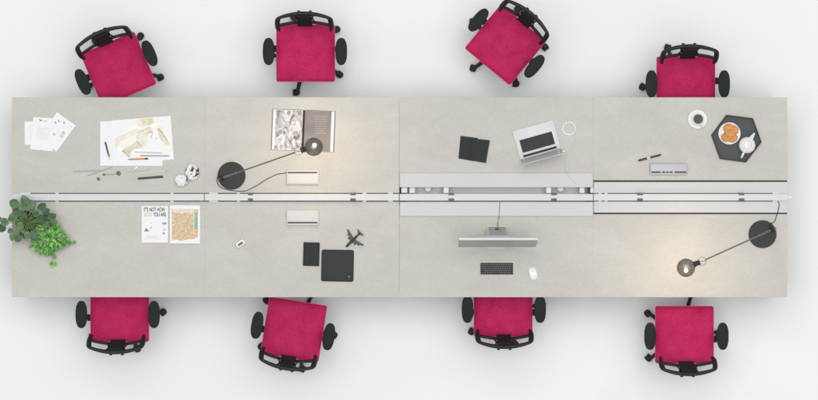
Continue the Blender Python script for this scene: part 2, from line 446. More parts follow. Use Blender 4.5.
def copy_tree(o, parent=None):
    c = o.copy(); COL.objects.link(c); c.parent = parent
    for ch in list(o.children): copy_tree(ch, c)
    return c
chairs = [
 (118.3, 69.0, 23.2, 62, 'crimson office chair turned beside the fanned sketches and drawings'),
 (305.6, 53.0, 0, 39.5, 'crimson office chair standing clear above the open picture magazine'),
 (505.4, 44.6, -39.6, -72, 'crimson office chair swivelled diagonally behind the open laptop'),
 (686.0, 85.2, 0, 39, 'crimson office chair pushed under the desk by the coffee cup and hexagonal tray'),
 (119.6, 313.2, 180, 2, 'crimson office chair pushed in below the two bright books and the potted plants'),
 (293.8, 329.6, 170.9, 64, 'crimson office chair slightly angled below the toy aeroplane and square black pad'),
 (503.2, 308.0, 180, -69, 'crimson office chair pushed in at the monitor and keyboard'),
 (684.6, 334.8, 180, 3, 'crimson office chair standing clear below the lit lamp on the bench end'),
]
proto = make_chair('office_chair')
jit = random.Random(3)
all_ch = []
for i, (cx, cy, rz, ba, lab) in enumerate(chairs):
    o = proto if i == 0 else copy_tree(proto)
    all_ch.append((o, cx, cy, rz, ba, lab))
for i, (o, cx, cy, rz, ba, lab) in enumerate(all_ch):
    p = P(cx, cy, SZ); o.location = (p.x, p.y, 0); o.rotation_euler = (0, 0, R(rz))
    tag(o, lab, 'office chair', 'crimson swivel chairs around the benches')
    for ch in o.children:
        if ch.name.startswith('star_base'):
            ch.rotation_euler = (0, 0, R(ba - rz))
            for k, c in enumerate(ch.children): c.rotation_euler = (0, 0, c.rotation_euler[2] + R(jit.uniform(-50, 50)))

# ------------------------------------------------------------------ desk lamps
LAMPM = mat('lamp_graphite', (.045, .046, .047), .65, 0, spec=.25)
STEEL = mat('lamp_steel', (.20, .20, .20), .35, .5)
def smoked():
    m = bpy.data.materials.new('smoked_glass'); m.use_nodes = True; nt = m.node_tree; nt.nodes.clear(); L = nt.links.new
    out = nt.nodes.new('ShaderNodeOutputMaterial'); tr_ = nt.nodes.new('ShaderNodeBsdfTransparent'); pb = nt.nodes.new('ShaderNodeBsdfPrincipled')
    tr_.inputs[0].default_value = (.80, .77, .73, 1)
    pb.inputs['Base Color'].default_value = (.15, .147, .145, 1); pb.inputs['Metallic'].default_value = .75; pb.inputs['Roughness'].default_value = .30; pb.inputs['Specular IOR Level'].default_value = .1
    lw = nt.nodes.new('ShaderNodeLayerWeight'); lw.inputs[0].default_value = .35
    mr = nt.nodes.new('ShaderNodeMapRange'); rp = nt.nodes.new('ShaderNodeValToRGB'); rp.color_ramp.elements[0].color = (.30, .295, .29, 1); rp.color_ramp.elements[1].color = (.03, .03, .03, 1); L(lw.outputs['Facing'], rp.inputs[0]); L(rp.outputs[0], pb.inputs['Base Color']); mr.inputs[3].default_value = .42; mr.inputs[4].default_value = .98
    L(lw.outputs['Facing'], mr.inputs[0])
    mx = nt.nodes.new('ShaderNodeMixShader'); L(mr.outputs[0], mx.inputs[0]); L(tr_.outputs[0], mx.inputs[1]); L(pb.outputs[0], mx.inputs[2]); L(mx.outputs[0], out.inputs[0])
    return m
SMOKE = smoked()
BULB = bpy.data.materials.new('bulb_glow'); BULB.use_nodes = True
_b = BULB.node_tree.nodes['Principled BSDF']; _b.inputs['Emission Color'].default_value = (1, .86, .66, 1); _b.inputs['Emission Strength'].default_value = 9
def lamp(label, base, baser, piv, mid, ring, conn, shade, bulb, cord):
    b0 = P(*base, ZT); t = thing('desk_lamp', label, 'desk lamp', b0, 'long armed desk lamps')
    r = baser / 121
    MB(b0).lathe(b0 + Vector((0, 0, .0005)), [(0, 0), (r, 0), (r, .012), (r - .004, .016), (r - .03, .0175), (0, .018)], 64).build('lamp_base', LAMPM, t, True)
    zp, zh = ZT + .32, ZT + .56
    pv = P(*piv, zp); rg = P(*ring, zh); sh = P(*shade, zh); md = P(*mid, zp + .02); bl = P(*bulb, zh + .01)
    d = (rg - pv).normalized(); tail = pv - d * .035
    foot = P(piv[0] * .9 + base[0] * .1, piv[1] * .9 + base[1] * .1, ZT + .018)
    mb = MB(b0); mb.cyl(foot, pv, .007, .006, 12); mb.cyl(foot, foot + Vector((0, 0, .03)), .016, .012, 16)
    side = d.cross(Vector((0, 0, 1))).normalized()
    mb.box(pv, (.03, .014, .03), rz=math.atan2(d.y, d.x), bevel=.003)
    mb.cyl(pv - side * .02, pv + side * .02, .006, .006, 12)
    mb.cyl(pv + Vector((0, .0, -.05)) - d * .01, pv + Vector((0, 0, -.02)) + side * .02, .010, .007, 12)
    mb.build('pivot_post', BLACKP, t, True)
    mb = MB(b0); mb.cyl(tail, rg - d * .03, .0058, .0058, 12); mb.cyl(pv + d * .02, pv + d * .11, .008, .008, 12); mb.ell(pv + d * .13, (.010, .010, .010), u=12, v=8)
    mb.build('arm', STEEL, t, True)
    # joint ring and neck
    mb = MB(b0); n = 24
    mb.tube([rg + Vector((math.cos(2 * math.pi * i / n) * .033, math.sin(2 * math.pi * i / n) * .033, .004 * math.sin(4 * math.pi * i / n))) for i in range(n)], .0022, 6, closed=True)
    mb.tube([rg + Vector((math.cos(2 * math.pi * i / n) * .026 + .008, 0, math.sin(2 * math.pi * i / n) * .026)) for i in range(n)], .002, 6, closed=True)
    mb.build('joint_ring', STEEL, t, True)
    e = (sh - rg).normalized()
    mb = MB(b0); k0 = rg + e * .02; k1 = sh - e * .068
    mb.cyl(k0, k1, .017, .020, 18)
    for q in (.15, .5, .85): mb.cyl(k0.lerp(k1, q) - e * .004, k0.lerp(k1, q) + e * .004, .025, .025, 18)
    mb.build('lamp_neck', LAMPM, t, True)
    R0 = .0745
    prof = [(R0 * math.sin(R(a)), R0 * math.cos(R(a))) for a in range(0, 176, 5)]
    prof[0] = (0, R0)
    s_ = MB(b0).lathe(sh, prof, 48).build('lamp_shade', SMOKE, t, True, angle=80)
    bb = MB(b0).ell(bl, (.016, .016, .018), u=20, v=12).build('bulb', BULB, s_, True)
    l = bpy.data.lights.new('lamp_bulb_light', 'SPOT'); l.spot_size = R(165); l.spot_blend = .6; l.energy = 4.7; l.color = (1, .74, .50); l.shadow_soft_size = .05
    lo = bpy.data.objects.new('lamp_bulb_light', l); COL.objects.link(lo); lo.parent = t; lo.location = sh - b0 + Vector((0, 0, -.10))
    cpts = [P(x, y, z) for x, y, z in cord]
    MB(b0).tube([foot + Vector((0, 0, .012))] + cpts, .0028, 8, res=8).build('power_cord', BLACKP, t, True)
    return t
zc = ZT + .004
lamp('lit long armed desk lamp reaching over the open picture magazine', (231.6, 175.7), 13.9, (221.5, 178.2), (235, 172.5),
     (298.6, 151.2), None, (313.8, 146.8), (314.5, 145.0),
     [(217.8, 176.5, ZT + .03), (217.5, 183, zc + .02), (222, 188, zc), (232, 190.5, zc), (244, 191.2, zc), (255, 186.5, zc), (268, 178.5, zc), (278, 174.2, zc), (287.5, 172.9, zc)])
lamp('lit long armed desk lamp alone on the lower right bench end', (762.4, 234.2), 13.9, (772.5, 229.5), (762.5, 237),
     (702.2, 261.2), None, (686.0, 267.8), (686.0, 270.6),
     [(769.8, 224.5, ZT + .03), (774, 222.0, zc + .006), (776.2, 217, zc), (778.6, 209, zc + .012), (779.0, 203, ZT + .008), (777.6, 201.3, ZT + .004)])

# ------------------------------------------------------------------ socket boxes
def socket(label, x0, x1, y0, y1, slit, m, segs=None, h=.022, ridge=False):
    z = ZT + h; a, c = P(x0, y0, z), P(x1, y1, z); ctr = (a + c) / 2; o = Vector((ctr.x, ctr.y, ZT))
    t = thing('socket_box', label, 'socket box', o, 'flip top power sockets')
    MB(o).rbox((ctr.x, ctr.y, ZT + h / 2 + .0005), (c.x - a.x, a.y - c.y, h), .003, bevel=.003).build('housing', m, t, True)
    lid0 = P(x0 + 1.2, y0 + 1.2, z); lid1 = P(x1 - 1.2, y1 - 1.2, z)
    MB(o).rbox(((lid0.x + lid1.x) / 2, (lid0.y + lid1.y) / 2 + (.006 if slit > (y0 + y1) / 2 else -.006), z + .0015), (lid1.x - lid0.x, (lid0.y - lid1.y) - .014, .003), .002, bevel=.001).build('lid', m, t, True)
    mb = MB(o)
    for s0, s1 in (segs or [(x0 + 1.3, x1 - 1.3)]):
        p, q = P(s0, slit, z), P(s1, slit, z)
        mb.box(((p.x + q.x) / 2, p.y, z + .0030), (q.x - p.x, .0115, .004), bevel=.001)
    mb.build('brush_slot', mat('slot_grey', (.085, .078, .08), .8, spec=.1), t)
    return t
socket('white flip top socket box with the lamp cord running into it', 286.6, 318.6, 170.2, 184.3, 172.6, mat('socket_white', (.64, .64, .635), .5, spec=.3))
socket('white flip top socket box below the rail, above the black notebook', 286.4, 318.7, 210.2, 225.4, 222.6, mat('socket_white', (.64, .64, .635), .5, spec=.3))
socket('silver flip top socket box beside the pen near the black brush strip', 650.0, 687.4, 163.2, 174.7, 172.1, mat('socket_silver', (.50, .50, .52), .5, .1),
       [(651.5, 660.5), (662, 665), (666, 668.5), (669.3, 672.5), (674.5, 686.5)], h=.03)

# ------------------------------------------------------------------ left bay: sketches
INK = mat('ink_grey', (.26, .25, .27), .8); INKR = mat('ink_red', (.45, .12, .12), .8); INKL = mat('ink_pale', (.58, .55, .57), .8)
def sheet(label, pix, z, marks, grp='sketch sheets fanned out on the desk', seed=1):
    c = sum((P(x, y, z) for x, y in pix), Vector()) / 4
    t = thing('paper_sheet', label, 'paper', Vector((c.x, c.y, z - .0005)), grp)
    o = Vector((c.x, c.y, z - .0005))
    rr = random.Random(seed); ph = rr.uniform(0, 6)
    MB(o).pquad(pix, z, 10, lambda u, v: .0010 * (abs(u - .5) * 2) ** 3 * (v * (1 - v) + .2)).build('sheet', PAPER, t, True)
    def UV(u, v, dz):
        a = [P(x, y, z) for x, y in pix]
        return (a[0] * (1 - u) + a[1] * u) * (1 - v) + (a[3] * (1 - u) + a[2] * u) * v + Vector((0, 0, dz))
    def stroke(mb, p, q, w):
        A, B = UV(*p, .0012), UV(*q, .0012); d = B - A
        if d.length < 1e-5: return
        s = d.cross(Vector((0, 0, 1))).normalized() * w / 2
        mb.prism([A - s, B - s, B + s, A + s], z + .0011, z + .0014)
    marks(stroke, UV, o, t, rr)
    return t
def sketch_a(stroke, UV, o, t, rr):
    mb = MB(o)
    for k in range(6):
        y = .2 + k * .1; stroke(mb, (.22, y), (.22 + rr.uniform(.3, .6), y + rr.uniform(-.01, .01)), .0012)
    stroke(mb, (.62, .18), (.6, .75), .0016); stroke(mb, (.25, .15), (.28, .7), .0012); stroke(mb, (.9, .2), (.88, .72), .001)
    mb.build('pencil_sketch', INKL, t)
def sketch_b(stroke, UV, o, t, rr):
    mb = MB(o)
    stroke(mb, (.3, .05), (.42, .11), .006); stroke(mb, (.31, .12), (.45, .07), .004); stroke(mb, (.5, .09), (.72, .10), .002); stroke(mb, (.52, .12), (.66, .12), .0015)
    mb.build('red_sketch_heading', INKR, t)
    mb = MB(o)
    for k in range(8):
        x = .28 + .08 * k; stroke(mb, (x, .26 + rr.uniform(-.03, .05)), (x + rr.uniform(-.06, .06), .66 + rr.uniform(-.1, .05)), .0011)
    for k in range(7):
        y = .28 + .06 * k; stroke(mb, (.28, y), (.28 + rr.uniform(.15, .55), y), .0011)
    for k in range(5): 
        u, v = rr.uniform(.1, .85), rr.uniform(.72, .92); stroke(mb, (u, v), (u + .05, v + .01), .0013)
    mb.build('pencil_sketch', INKL, t)
def sketch_c(stroke, UV, o, t, rr):
    mb = MB(o)
    for (u, v) in ((.25, .18), (.18, .28), (.48, .13), (.42, .6), (.3, .88)):
        stroke(mb, (u, v), (u + .1, v + .02), .005); stroke(mb, (u + .02, v - .03), (u + .05, v + .05), .003)
    stroke(mb, (.86, .1), (.9, .12), .004)
    for k in range(10):
        v = .36 + k * .022; stroke(mb, (.68, v), (.86, v + .01), .0013)
    for k in range(14):
        u, v = rr.uniform(.1, .85), rr.uniform(.1, .9); stroke(mb, (u, v), (u + rr.uniform(-.12, .12), v + rr.uniform(-.05, .05)), .001)
    mb.build('ink_sketch', INK, t)
sheet('white sketch sheet at the left of the fan, partly under the others', [(24.5, 121.6), (46, 120.8), (46.5, 143.6), (24.8, 144.8)], ZT + .0015, sketch_a, seed=1)
sheet('white sketch sheet tilted at the right of the fan with small ink drawings', [(57, 112.0), (75.6, 125.5), (56.5, 151.6), (38.2, 138.2)], ZT + .0032, sketch_c, seed=2)
sheet('white sketch sheet on top in the middle of the fan with a red heading', [(33.3, 117.0), (53.5, 118.2), (52.6, 151.2), (30.1, 149.3)], ZT + .0050, sketch_b, seed=3)

# big drawing sheets
def blank(stroke, UV, o, t, rr):
    mb = MB(o)
    for k in range(4): stroke(mb, (.02 + .03 * k, .2 + .1 * k), (.14 + .01 * k, .1 + .1 * k), .0009)
    mb.build('pencil_line', mat('pencil_faint', (.66, .66, .68), .8), t)
GB = 'large drawing sheets'
sheet('large white sheet lying underneath the watercolour drawing', [(100.2, 121.3), (162.2, 120.9), (162.4, 165.8), (100.2, 165.7)], ZT + .0015, blank, GB, 4)
WASH1 = mat('wash_beige', g((226, 218, 198)), .8, col2=g((244, 240, 230)), scale=22)
WASH2 = mat('wash_taupe', g((204, 194, 172)), .8, col2=g((236, 229, 214)), scale=26)
WASH3 = mat('wash_olive', g((216, 208, 172)), .8, col2=g((234, 228, 204)), scale=20)
WASH4 = mat('wash_brown', g((140, 125, 108)), .8)
def plan(stroke, UV, o, t, rr):
    zz = ZT + .0052
    def patch(name, polys, m, dz=0):
        for pl in polys:
            mb = MB(o); mb.ppoly(pl, zz + dz, .0003); mb.build(name, m, t)
    patch('pale_tint', [[(116.5, 136), (127, 129), (138, 123), (150, 118.5), (162, 123), (168, 138), (169, 149), (152, 153.5), (134, 155), (119, 153)]], mat('wash_pale', g((240, 236, 226)), .8, col2=g((250, 249, 246)), scale=14), -.0003)
    patch('white_gap', [[(121, 145), (128, 140.5), (134, 138.5), (134.5, 141), (131, 145.5), (123, 148.5)], [(147, 139), (151, 134.5), (157, 135), (161, 142), (160, 147), (152, 150.5), (146, 147.5)]], PAPER, .0001)
    patch('watercolour_wash', [[(115.5, 139), (118, 136), (127, 133), (137, 128), (140, 131), (136, 134), (126, 139), (120, 142), (117, 147), (115, 148)],
                               [(137, 121), (141, 118), (150, 117), (155, 119), (155, 123), (147, 126.5), (141, 127), (137, 125)],
                               [(136, 136), (141, 131), (150, 126.5), (153.5, 130), (149, 135), (146.5, 140), (146, 146), (141, 149), (137, 144)]], WASH1)
    patch('shaded_wash', [[(121, 151), (127, 147), (133, 144), (136, 140.5), (139, 143), (143, 147), (139, 148.5), (134, 149), (130, 154), (129.5, 158)],
                          [(157, 129), (159.5, 127.5), (163, 132), (167.5, 140), (169.5, 145), (164, 143.5), (160, 139)]], WASH2, .0003)
    patch('olive_wash', [[(141.5, 121), (144, 118.5), (149, 117.8), (153.5, 119.2), (154, 122), (149, 125), (143, 124.5)], [(145, 130), (149, 127.3), (152.5, 129.5), (148, 132)]], WASH3, .0006)
    mb = MB(o)
    for (a, b_) in [((146, 134), (152, 131.5)), ((148, 131.8), (153.5, 132.6)), ((150, 136), (152, 138.5)), ((153, 134), (151, 136)), ((156, 139), (157.5, 137.5)), ((136.5, 141), (142, 146.5)), ((158, 128), (168, 141)), ((123, 150), (129, 157)), ((137, 133), (150, 127))]:
        A, B = P(*a, zz), P(*b_, zz); d = (B - A); s = d.cross(Vector((0, 0, 1))).normalized() * .0022
        mb.prism([A - s, B - s, B + s * .4, A + s * .4], zz + .0006, zz + .0010)
    mb.build('brown_ink_line', WASH4, t)
    mb = MB(o)
    for k in range(26):
        u, v = rr.uniform(.1, .85), rr.uniform(.1, .85); stroke(mb, (u, v), (u + rr.uniform(-.15, .15), v + rr.uniform(-.08, .08)), .0008)
    mb.build('pencil_line', mat('pencil_faint', (.66, .66, .68), .8), t)
sheet('large watercolour drawing sheet in beige tones lying on top, slightly tilted', [(111.6, 120.4), (170.6, 115.7), (174.0, 159.4), (112.4, 164.4)], ZT + .0040, plan, GB, 5)

def stick(name, label, cat, p0, p1, z, r, segs, group=None, parts=None):
    "pen or pencil: segs = list of (from, to, r0, r1, material, part name)"
    A, B = P(*p0, z + r), P(*p1, z + r); o = Vector(((A.x + B.x) / 2, (A.y + B.y) / 2, z))
    t = thing(name, label, cat, o, group)
    for (a, b_, r0, r1, m, pn) in segs:
        MB(o).cyl(A.lerp(B, a), A.lerp(B, b_), r0 * r, r1 * r, 14).build(pn, m, t, True)
    return t
ZPAP = ZT + .0065
RED = mat('pen_red', (.35, .03, .04), .4); ORG = mat('pencil_orange', (.85, .22, .06), .5); DG = mat('pen_dark', (.03, .033, .038), .4)
BRN = mat('pen_brown', (.05, .03, .022), .4); GLS = mat('pen_clear', (.55, .62, .66), .25); MG = mat('pen_grey', (.25, .28, .32), .4)
stick('pen', 'black and dark red pen lying on the left of the white sheets', 'pen', (105.2, 142.0), (110.2, 161), ZPAP, .0062,
      [(0, .62, 1, 1, DG, 'barrel'), (.62, .78, 1, .8, RED, 'grip'), (.78, 1, .5, .12, mat('pen_tip', (.5, .5, .5), .3, .6), 'tip')])
stick('pencil', 'orange pencil with a dark end lying across the drawing', 'pencil', (128.0, 159.4), (148, 158.6), ZPAP, .0062,
      [(0, .12, .35, .9, MG, 'tip'), (.12, .26, .95, .95, MG, 'collar'), (.26, .84, 1, 1, ORG, 'barrel'), (.84, 1, 1.05, 1.05, DG, 'end_cap')])
stick('mechanical_pencil', 'slate blue mechanical pencil lying just above the orange pencil', 'pencil', (139.5, 155.6), (169, 155.9), ZPAP, .0048,
      [(0, .1, .3, .8, MG, 'tip'), (.1, .85, 1, 1, mat('slate_blue', (.36, .44, .50), .4), 'barrel'), (.85, 1, .8, .8, MG, 'end_cap')])
stick('pencil', 'thin pale grey pencil lying topmost of those on the drawing', 'pencil', (134.5, 151.9), (162, 152.9), ZPAP, .0035,
      [(0, .08, .2, .9, MG, 'tip'), (.08, 1, 1, 1, mat('pale_grey_lacquer', (.55, .57, .58), .4), 'barrel')])
stick('charcoal_pencil', 'thick black pencil lying below the drawing sheets', 'pencil', (137.8, 178.6), (163.8, 176.6), ZT + .0005, .0085,
      [(0, .04, .7, 1, DG, 'tip'), (.04, .96, 1, 1, mat('charcoal_stick', (.05, .05, .05), .6), 'barrel'), (.96, 1, .5, .3, MG, 'end_cap')])
stick('pencil', 'pale teal pencil lying level at the far left of the loose tools', 'pencil', (72.8, 171.6), (100.5, 170.4), ZT + .0005, .0052,
      [(0, .08, .3, 1, mat('teal_pale', (.40, .50, .50), .5), 'tip'), (.08, 1, 1, 1, mat('teal_pale', (.40, .50, .50), .5), 'barrel')])
stick('pencil', 'faint grey pencil lying aslant against the teal pencil', 'pencil', (87, 175.8), (112, 167.2), ZT + .0035, .0034,
      [(0, .08, .3, 1, mat('pale_stone', (.42, .44, .43), .5), 'tip'), (.08, 1, 1, 1, mat('pale_stone', (.42, .44, .43), .5), 'barrel')])
stick('drawing_pen', 'white and clear drawing pen lying level above the thick black pencil', 'pen', (140, 172.6), (168, 171.0), ZT + .0005, .0048,
      [(0, .9, 1, 1, mat('clear_white', (.74, .76, .77), .3), 'barrel'), (.9, 1, .8, .3, MG, 'tip')])
stick('drawing_pen', 'clear pale blue drawing pen lying just below the white eraser', 'pen', (127, 172.2), (150, 170.0), ZT + .0005, .0045,
      [(0, .75, .9, 1, mat('clear_grey', (.55, .57, .57), .3), 'barrel'), (.75, 1, 1, 1, mat('clear_blue', (.45, .62, .75), .3), 'cap')])
o = P(136.3, 167.9, ZT)
tag(MB(o).rbox(o + Vector((0, 0, .0065)), (.026, .013, .012), .003, rz=R(38), bevel=.002).build('eraser', PAPER, None, True), 'small white eraser just below the edge of the drawing sheets', 'eraser')
o = P(110, 174.3, ZT); t = thing('drawing_compass', 'slim metal compass with round brown end beside the pencils', 'compass', o)
MB(o).tube([P(104, 174.7, ZT + .004), P(111, 174.6, ZT + .004), P(117, 173.5, ZT + .004)], .0022, 8, res=4).build('arm', mat('dull_metal', (.30, .28, .26), .5, .3), t, True)
mb = MB(o); c = P(118.6, 173.3, ZT + .007); mb.ell(c, (.016, .020, .006), M=Matrix.Rotation(R(25), 4, 'Z')); mb.build('hinge_knob', mat('brown_metal', (.16, .13, .12), .5, .2), t, True)
mb = MB(o); mb.ell(P(104, 174.6, ZT + .005), (.011, .009, .005)); mb.build('screw', mat('brown_metal', (.16, .13, .12), .5, .2), t, True)
o = P(98.6, 179.2, ZT); mb = MB(o); mb.ell(o + Vector((0, 0, .005)), (.011, .015, .005), M=Matrix.Rotation(R(35), 4, 'Z')); mb.ell(o + Vector((-.006, .009, .007)), (.007, .007, .006))
tag(mb.build('putty_lump', mat('brown_metal', (.16, .13, .12), .5, .2), None, True), 'small brown lump lying alone beneath the loose pencils', 'putty')

# crumpled paper balls
def crumple_mat(name, amount, sc):
    m = bpy.data.materials.new(name); m.use_nodes = True; nt = m.node_tree; b_ = nt.nodes['Principled BSDF']; L = nt.links.new
    tc = nt.nodes.new('ShaderNodeTexCoord'); n = nt.nodes.new('ShaderNodeTexNoise'); n.inputs['Scale'].default_value = sc; n.inputs['Detail'].default_value = 2
    r = nt.nodes.new('ShaderNodeValToRGB'); r.color_ramp.interpolation = 'EASE'
    r.color_ramp.elements[0].position = amount; r.color_ramp.elements[0].color = (.03, .03, .035, 1)
    r.color_ramp.elements[1].position = amount + .07; r.color_ramp.elements[1].color = (.86, .86, .87, 1)
    L(tc.outputs['Object'], n.inputs['Vector']); L(n.outputs['Fac'], r.inputs[0]); L(r.outputs[0], b_.inputs['Base Color']); b_.inputs['Roughness'].default_value = .8
    return m
def crumple(label, px, py, rx, ry, seed, m):
    o = P(px, py, ZT); b_ = bmesh.new(); bmesh.ops.create_icosphere(b_, subdivisions=5, radius=1)
    off = Vector((seed * 3.1, seed * 1.7, seed))
    for v in b_.verts:
        d = v.co.normalized()
        q = noise.voronoi(d * 1.7 + off)[0][0] * .42 + noise.voronoi(d * 3.6 + off)[0][0] * .20
        k = .76 + q
        v.co = Vector((d.x * rx * k, d.y * ry * k, max(d.z * min(rx, ry) * .8 * k, -.03)))
    zmin = min(v.co.z for v in b_.verts)
    for v in b_.verts: v.co.z -= zmin - .0005
    mb = MB(); mb.bm.free(); mb.bm = b_
    return tag(mb.build('crumpled_paper', m, None, loc=o), label, 'paper ball', 'crumpled paper balls')
crumple('larger crumpled paper ball with black ink blots', 192.4, 172.2, .052, .060, 2.0, crumple_mat('inked_paper', .395, 24))
crumple('smaller crumpled paper ball, almost all white, beside the blotted one', 181.6, 180.4, .049, .045, 5.3, crumple_mat('grey_marked_paper', .33, 30))

# ------------------------------------------------------------------ open picture magazine
def photo_mat():
    m = bpy.data.materials.new('bw_photo'); m.use_nodes = True; nt = m.node_tree; b_ = nt.nodes['Principled BSDF']; L = nt.links.new
    tc = nt.nodes.new('ShaderNodeTexCoord'); mp = nt.nodes.new('ShaderNodeMapping'); mp.inputs['Scale'].default_value = (1.5, .75, 1)
    n = nt.nodes.new('ShaderNodeTexNoise'); n.inputs['Scale'].default_value = 17; n.inputs['Detail'].default_value = 7; n.inputs['Distortion'].default_value = 1.1; n.inputs['Roughness'].default_value = .65
    r = nt.nodes.new('ShaderNodeValToRGB'); e = r.color_ramp.elements
    e[0].position = .37; e[0].color = (.05, .05, .05, 1); e[1].position = .64; e[1].color = (.74, .745, .76, 1)
    r.color_ramp.elements.new(.49).color = (.40, .39, .39, 1)
    L(tc.outputs['Object'], mp.inputs[0]); L(mp.outputs[0], n.inputs['Vector']); L(n.outputs['Fac'], r.inputs[0]); L(r.outputs[0], b_.inputs['Base Color'])
    b_.inputs['Roughness'].default_value = .35
    return m
ctr = P(303.2, 130.6, ZT); rzb = R(-2.2)
t = thing('open_magazine', 'open picture magazine with a black and white photo on its left page', 'magazine', ctr, rz=rzb)
w_, h_ = .508, .332
MB().box((0, 0, .0025), (w_ + .016, h_ + .008, .004), bevel=.001).build('cover', mat('cover_grey', (.22, .21, .20), .5), t)
def page(s):
    mb = MB(); b_ = mb.bm; n = 24; top = []
    for i in range(n + 1):
        u = i / n; x = s * (.002 + u * (w_ / 2 - .004)); z = .006 + .013 * (1 - math.exp(-u * 14)) * (1 - .75 * u)
        top.append([b_.verts.new((x, yy, z)) for yy in (-h_ / 2, h_ / 2)] + [b_.verts.new((x, yy, .0048)) for yy in (-h_ / 2, h_ / 2)])
    for A, B in zip(top, top[1:]):
        b_.faces.new((A[0], B[0], B[1], A[1])); b_.faces.new((A[2], A[3], B[3], B[2])); b_.faces.new((A[0], A[2], B[2], B[0])); b_.faces.new((A[1], B[1], B[3], A[3]))
    b_.faces.new((top[0][0], top[0][1], top[0][3], top[0][2])); b_.faces.new((top[-1][0], top[-1][2], top[-1][3], top[-1][1]))
    bmesh.ops.recalc_face_normals(b_, faces=b_.faces)
    return mb
def pagez(x): u = (abs(x) - .002) / (w_ / 2 - .004); return .006 + .013 * (1 - math.exp(-u * 14)) * (1 - .75 * u)
def pic(x0, x1, y0, y1, dz):
    mb = MB(); b_ = mb.bm; n = 24; g0 = []
    for i in range(n + 1):
        x = x0 + (x1 - x0) * i / n; g0.append([b_.verts.new((x, y0, pagez(x) + dz)), b_.verts.new((x, y1, pagez(x) + dz))])
    for A, B in zip(g0, g0[1:]): b_.faces.new((A[0], B[0], B[1], A[1]))
    bmesh.ops.recalc_face_normals(b_, faces=b_.faces)
    if b_.faces[0].normal.z < 0: bmesh.ops.reverse_faces(b_, faces=b_.faces)
    return mb
pl = page(-1).build('left_page', PAPER, t, True); pr = page(1).build('right_page', PAPER, t, True)
pic(-.233, -.006, -.163, .163, .0006).build('photo_print', photo_mat(), pl, True)
pic(-.006, .009, -.1655, .1655, .0010).build('gutter_band', mat('gutter_black', (.02, .02, .02), .5), pl, True)
pic(.009, .230, -.1655, .1655, .0006).build('brown_print', mat('brown_print', g((146, 140, 137)), .6, col2=g((122, 118, 117)), scale=6, spec=.25), pr, True)
mb = MB()
for k in range(8):
    ln = [.115, .10, .12, .095, .12, .11, .09, .115][k]; xx = .075 + [.0, .006, 0, .012, .0, .004, .012, .003][k]
    mb.box((xx + ln / 2, .120 - k * .0195, pagez(xx + ln / 2) + .0018), (ln, .0030, .0005))
mb.build('printed_lines', mat('print_pale', (.48, .46, .44), .5), pr)

# ------------------------------------------------------------------ two books
def book(label, x0, x1, y0, y1, h=.014):
    z = ZT + h; a, c = P(x0, y0, z), P(x1, y1, z); o = Vector(((a.x + c.x) / 2, (a.y + c.y) / 2, ZT))
    t = thing('book', label, 'book', o, 'bright books lying side by side'); w, d = c.x - a.x, a.y - c.y
    MB(o).box((o.x, o.y, ZT + h / 2), (w - .004, d - .004, h - .004), bevel=.0005).build('page_block', mat('page_cream', (.68, .66, .60), .8), t)
    mb = MB(o); mb.box((o.x, o.y, z - .001), (w, d, .002), bevel=.0006); mb.box((o.x, o.y, ZT + .0015), (w, d, .002), bevel=.0006); mb.box((a.x + .001, o.y, ZT + h / 2), (.002, d, h - .005))
    return t, mb.build('cover', PAPER, t), o, z
t, cv, o, z = book('white book with large black condensed title and small coloured marks', 141.6, 168.1, 205.9, 242.8)
zz = z + .0006
BK = mat('print_black', (.045, .045, .05), .6); YL = mat('print_yellow', (.62, .55, .30), .6); TL = mat('print_teal', (.08, .25, .27), .6); RD = mat('print_red', (.65, .10, .09), .6)
def tx(name, body, x, y, size, sx, m, par=None, oo=None, zt=None, bold=.0): return text(name, body, m, par, oo, P(x, y, zt), size, sx, 0, bold)
tx('title', "IT'S NOT HOW", 143.6, 211.4, .046, .56, BK, cv, o, zz, .0012)
tx('title', "GOOD", 143.6, 216.2, .044, .50, YL, cv, o, zz, .0012)
tx('title', "YOU ARE,", 153.4, 216.2, .044, .56, BK, cv, o, zz, .0012)
tx('side_text', "IT'S", 163.0, 219.3, .018, .8, INKL, cv, o, zz)
tx('side_text', "HOW", 162.4, 224.6, .026, .50, BK, cv, o, zz, .001)
tx('side_text', "TO", 162.8, 230.6, .022, .8, INK, cv, o, zz, .0005)
tx('side_text', "BE", 162.8, 234.2, .022, .7, BK, cv, o, zz, .0005)
mb = MB(o)
for pl_ in ([(144.2, 231.4), (146, 227.6), (148.6, 231.4)], [(147.2, 231.4), (148.0, 229.4), (149.0, 231.4)]): mb.ppoly(pl_, zz + (.0003 if pl_[0][0] > 145 else 0), .0004)
mb.build('teal_mark', TL, cv)
mb = MB(o); mb.ppoly([(149.2, 228.6), (151.6, 226.6), (151.9, 227.4), (149.6, 229.0)], zz, .0004); mb.build('red_mark', RD, cv)
mb = MB(o); mb.ppoly([(150, 223.2), (152, 222.4), (152, 223), (150.2, 223.8)], zz, .0004); mb.build('green_mark', mat('print_pale_teal', (.45, .62, .58), .6), cv)
mb = MB(o)
for k in range(4): mb.ppoly([(147 - k, 235.8 + k * .9), (157 + k, 236 + k * .9), (157 + k, 236.3 + k * .9), (147 - k, 236.1 + k * .9)], zz, .0004)
mb.build('caption_lines', mat('caption_pale', (.66, .62, .58), .7), cv)
t, cv, o, z = book('white bordered book with an ochre patterned cover and a green strip', 169.8, 200.1, 205.2, 243.6, .018)
zz = z + .0006
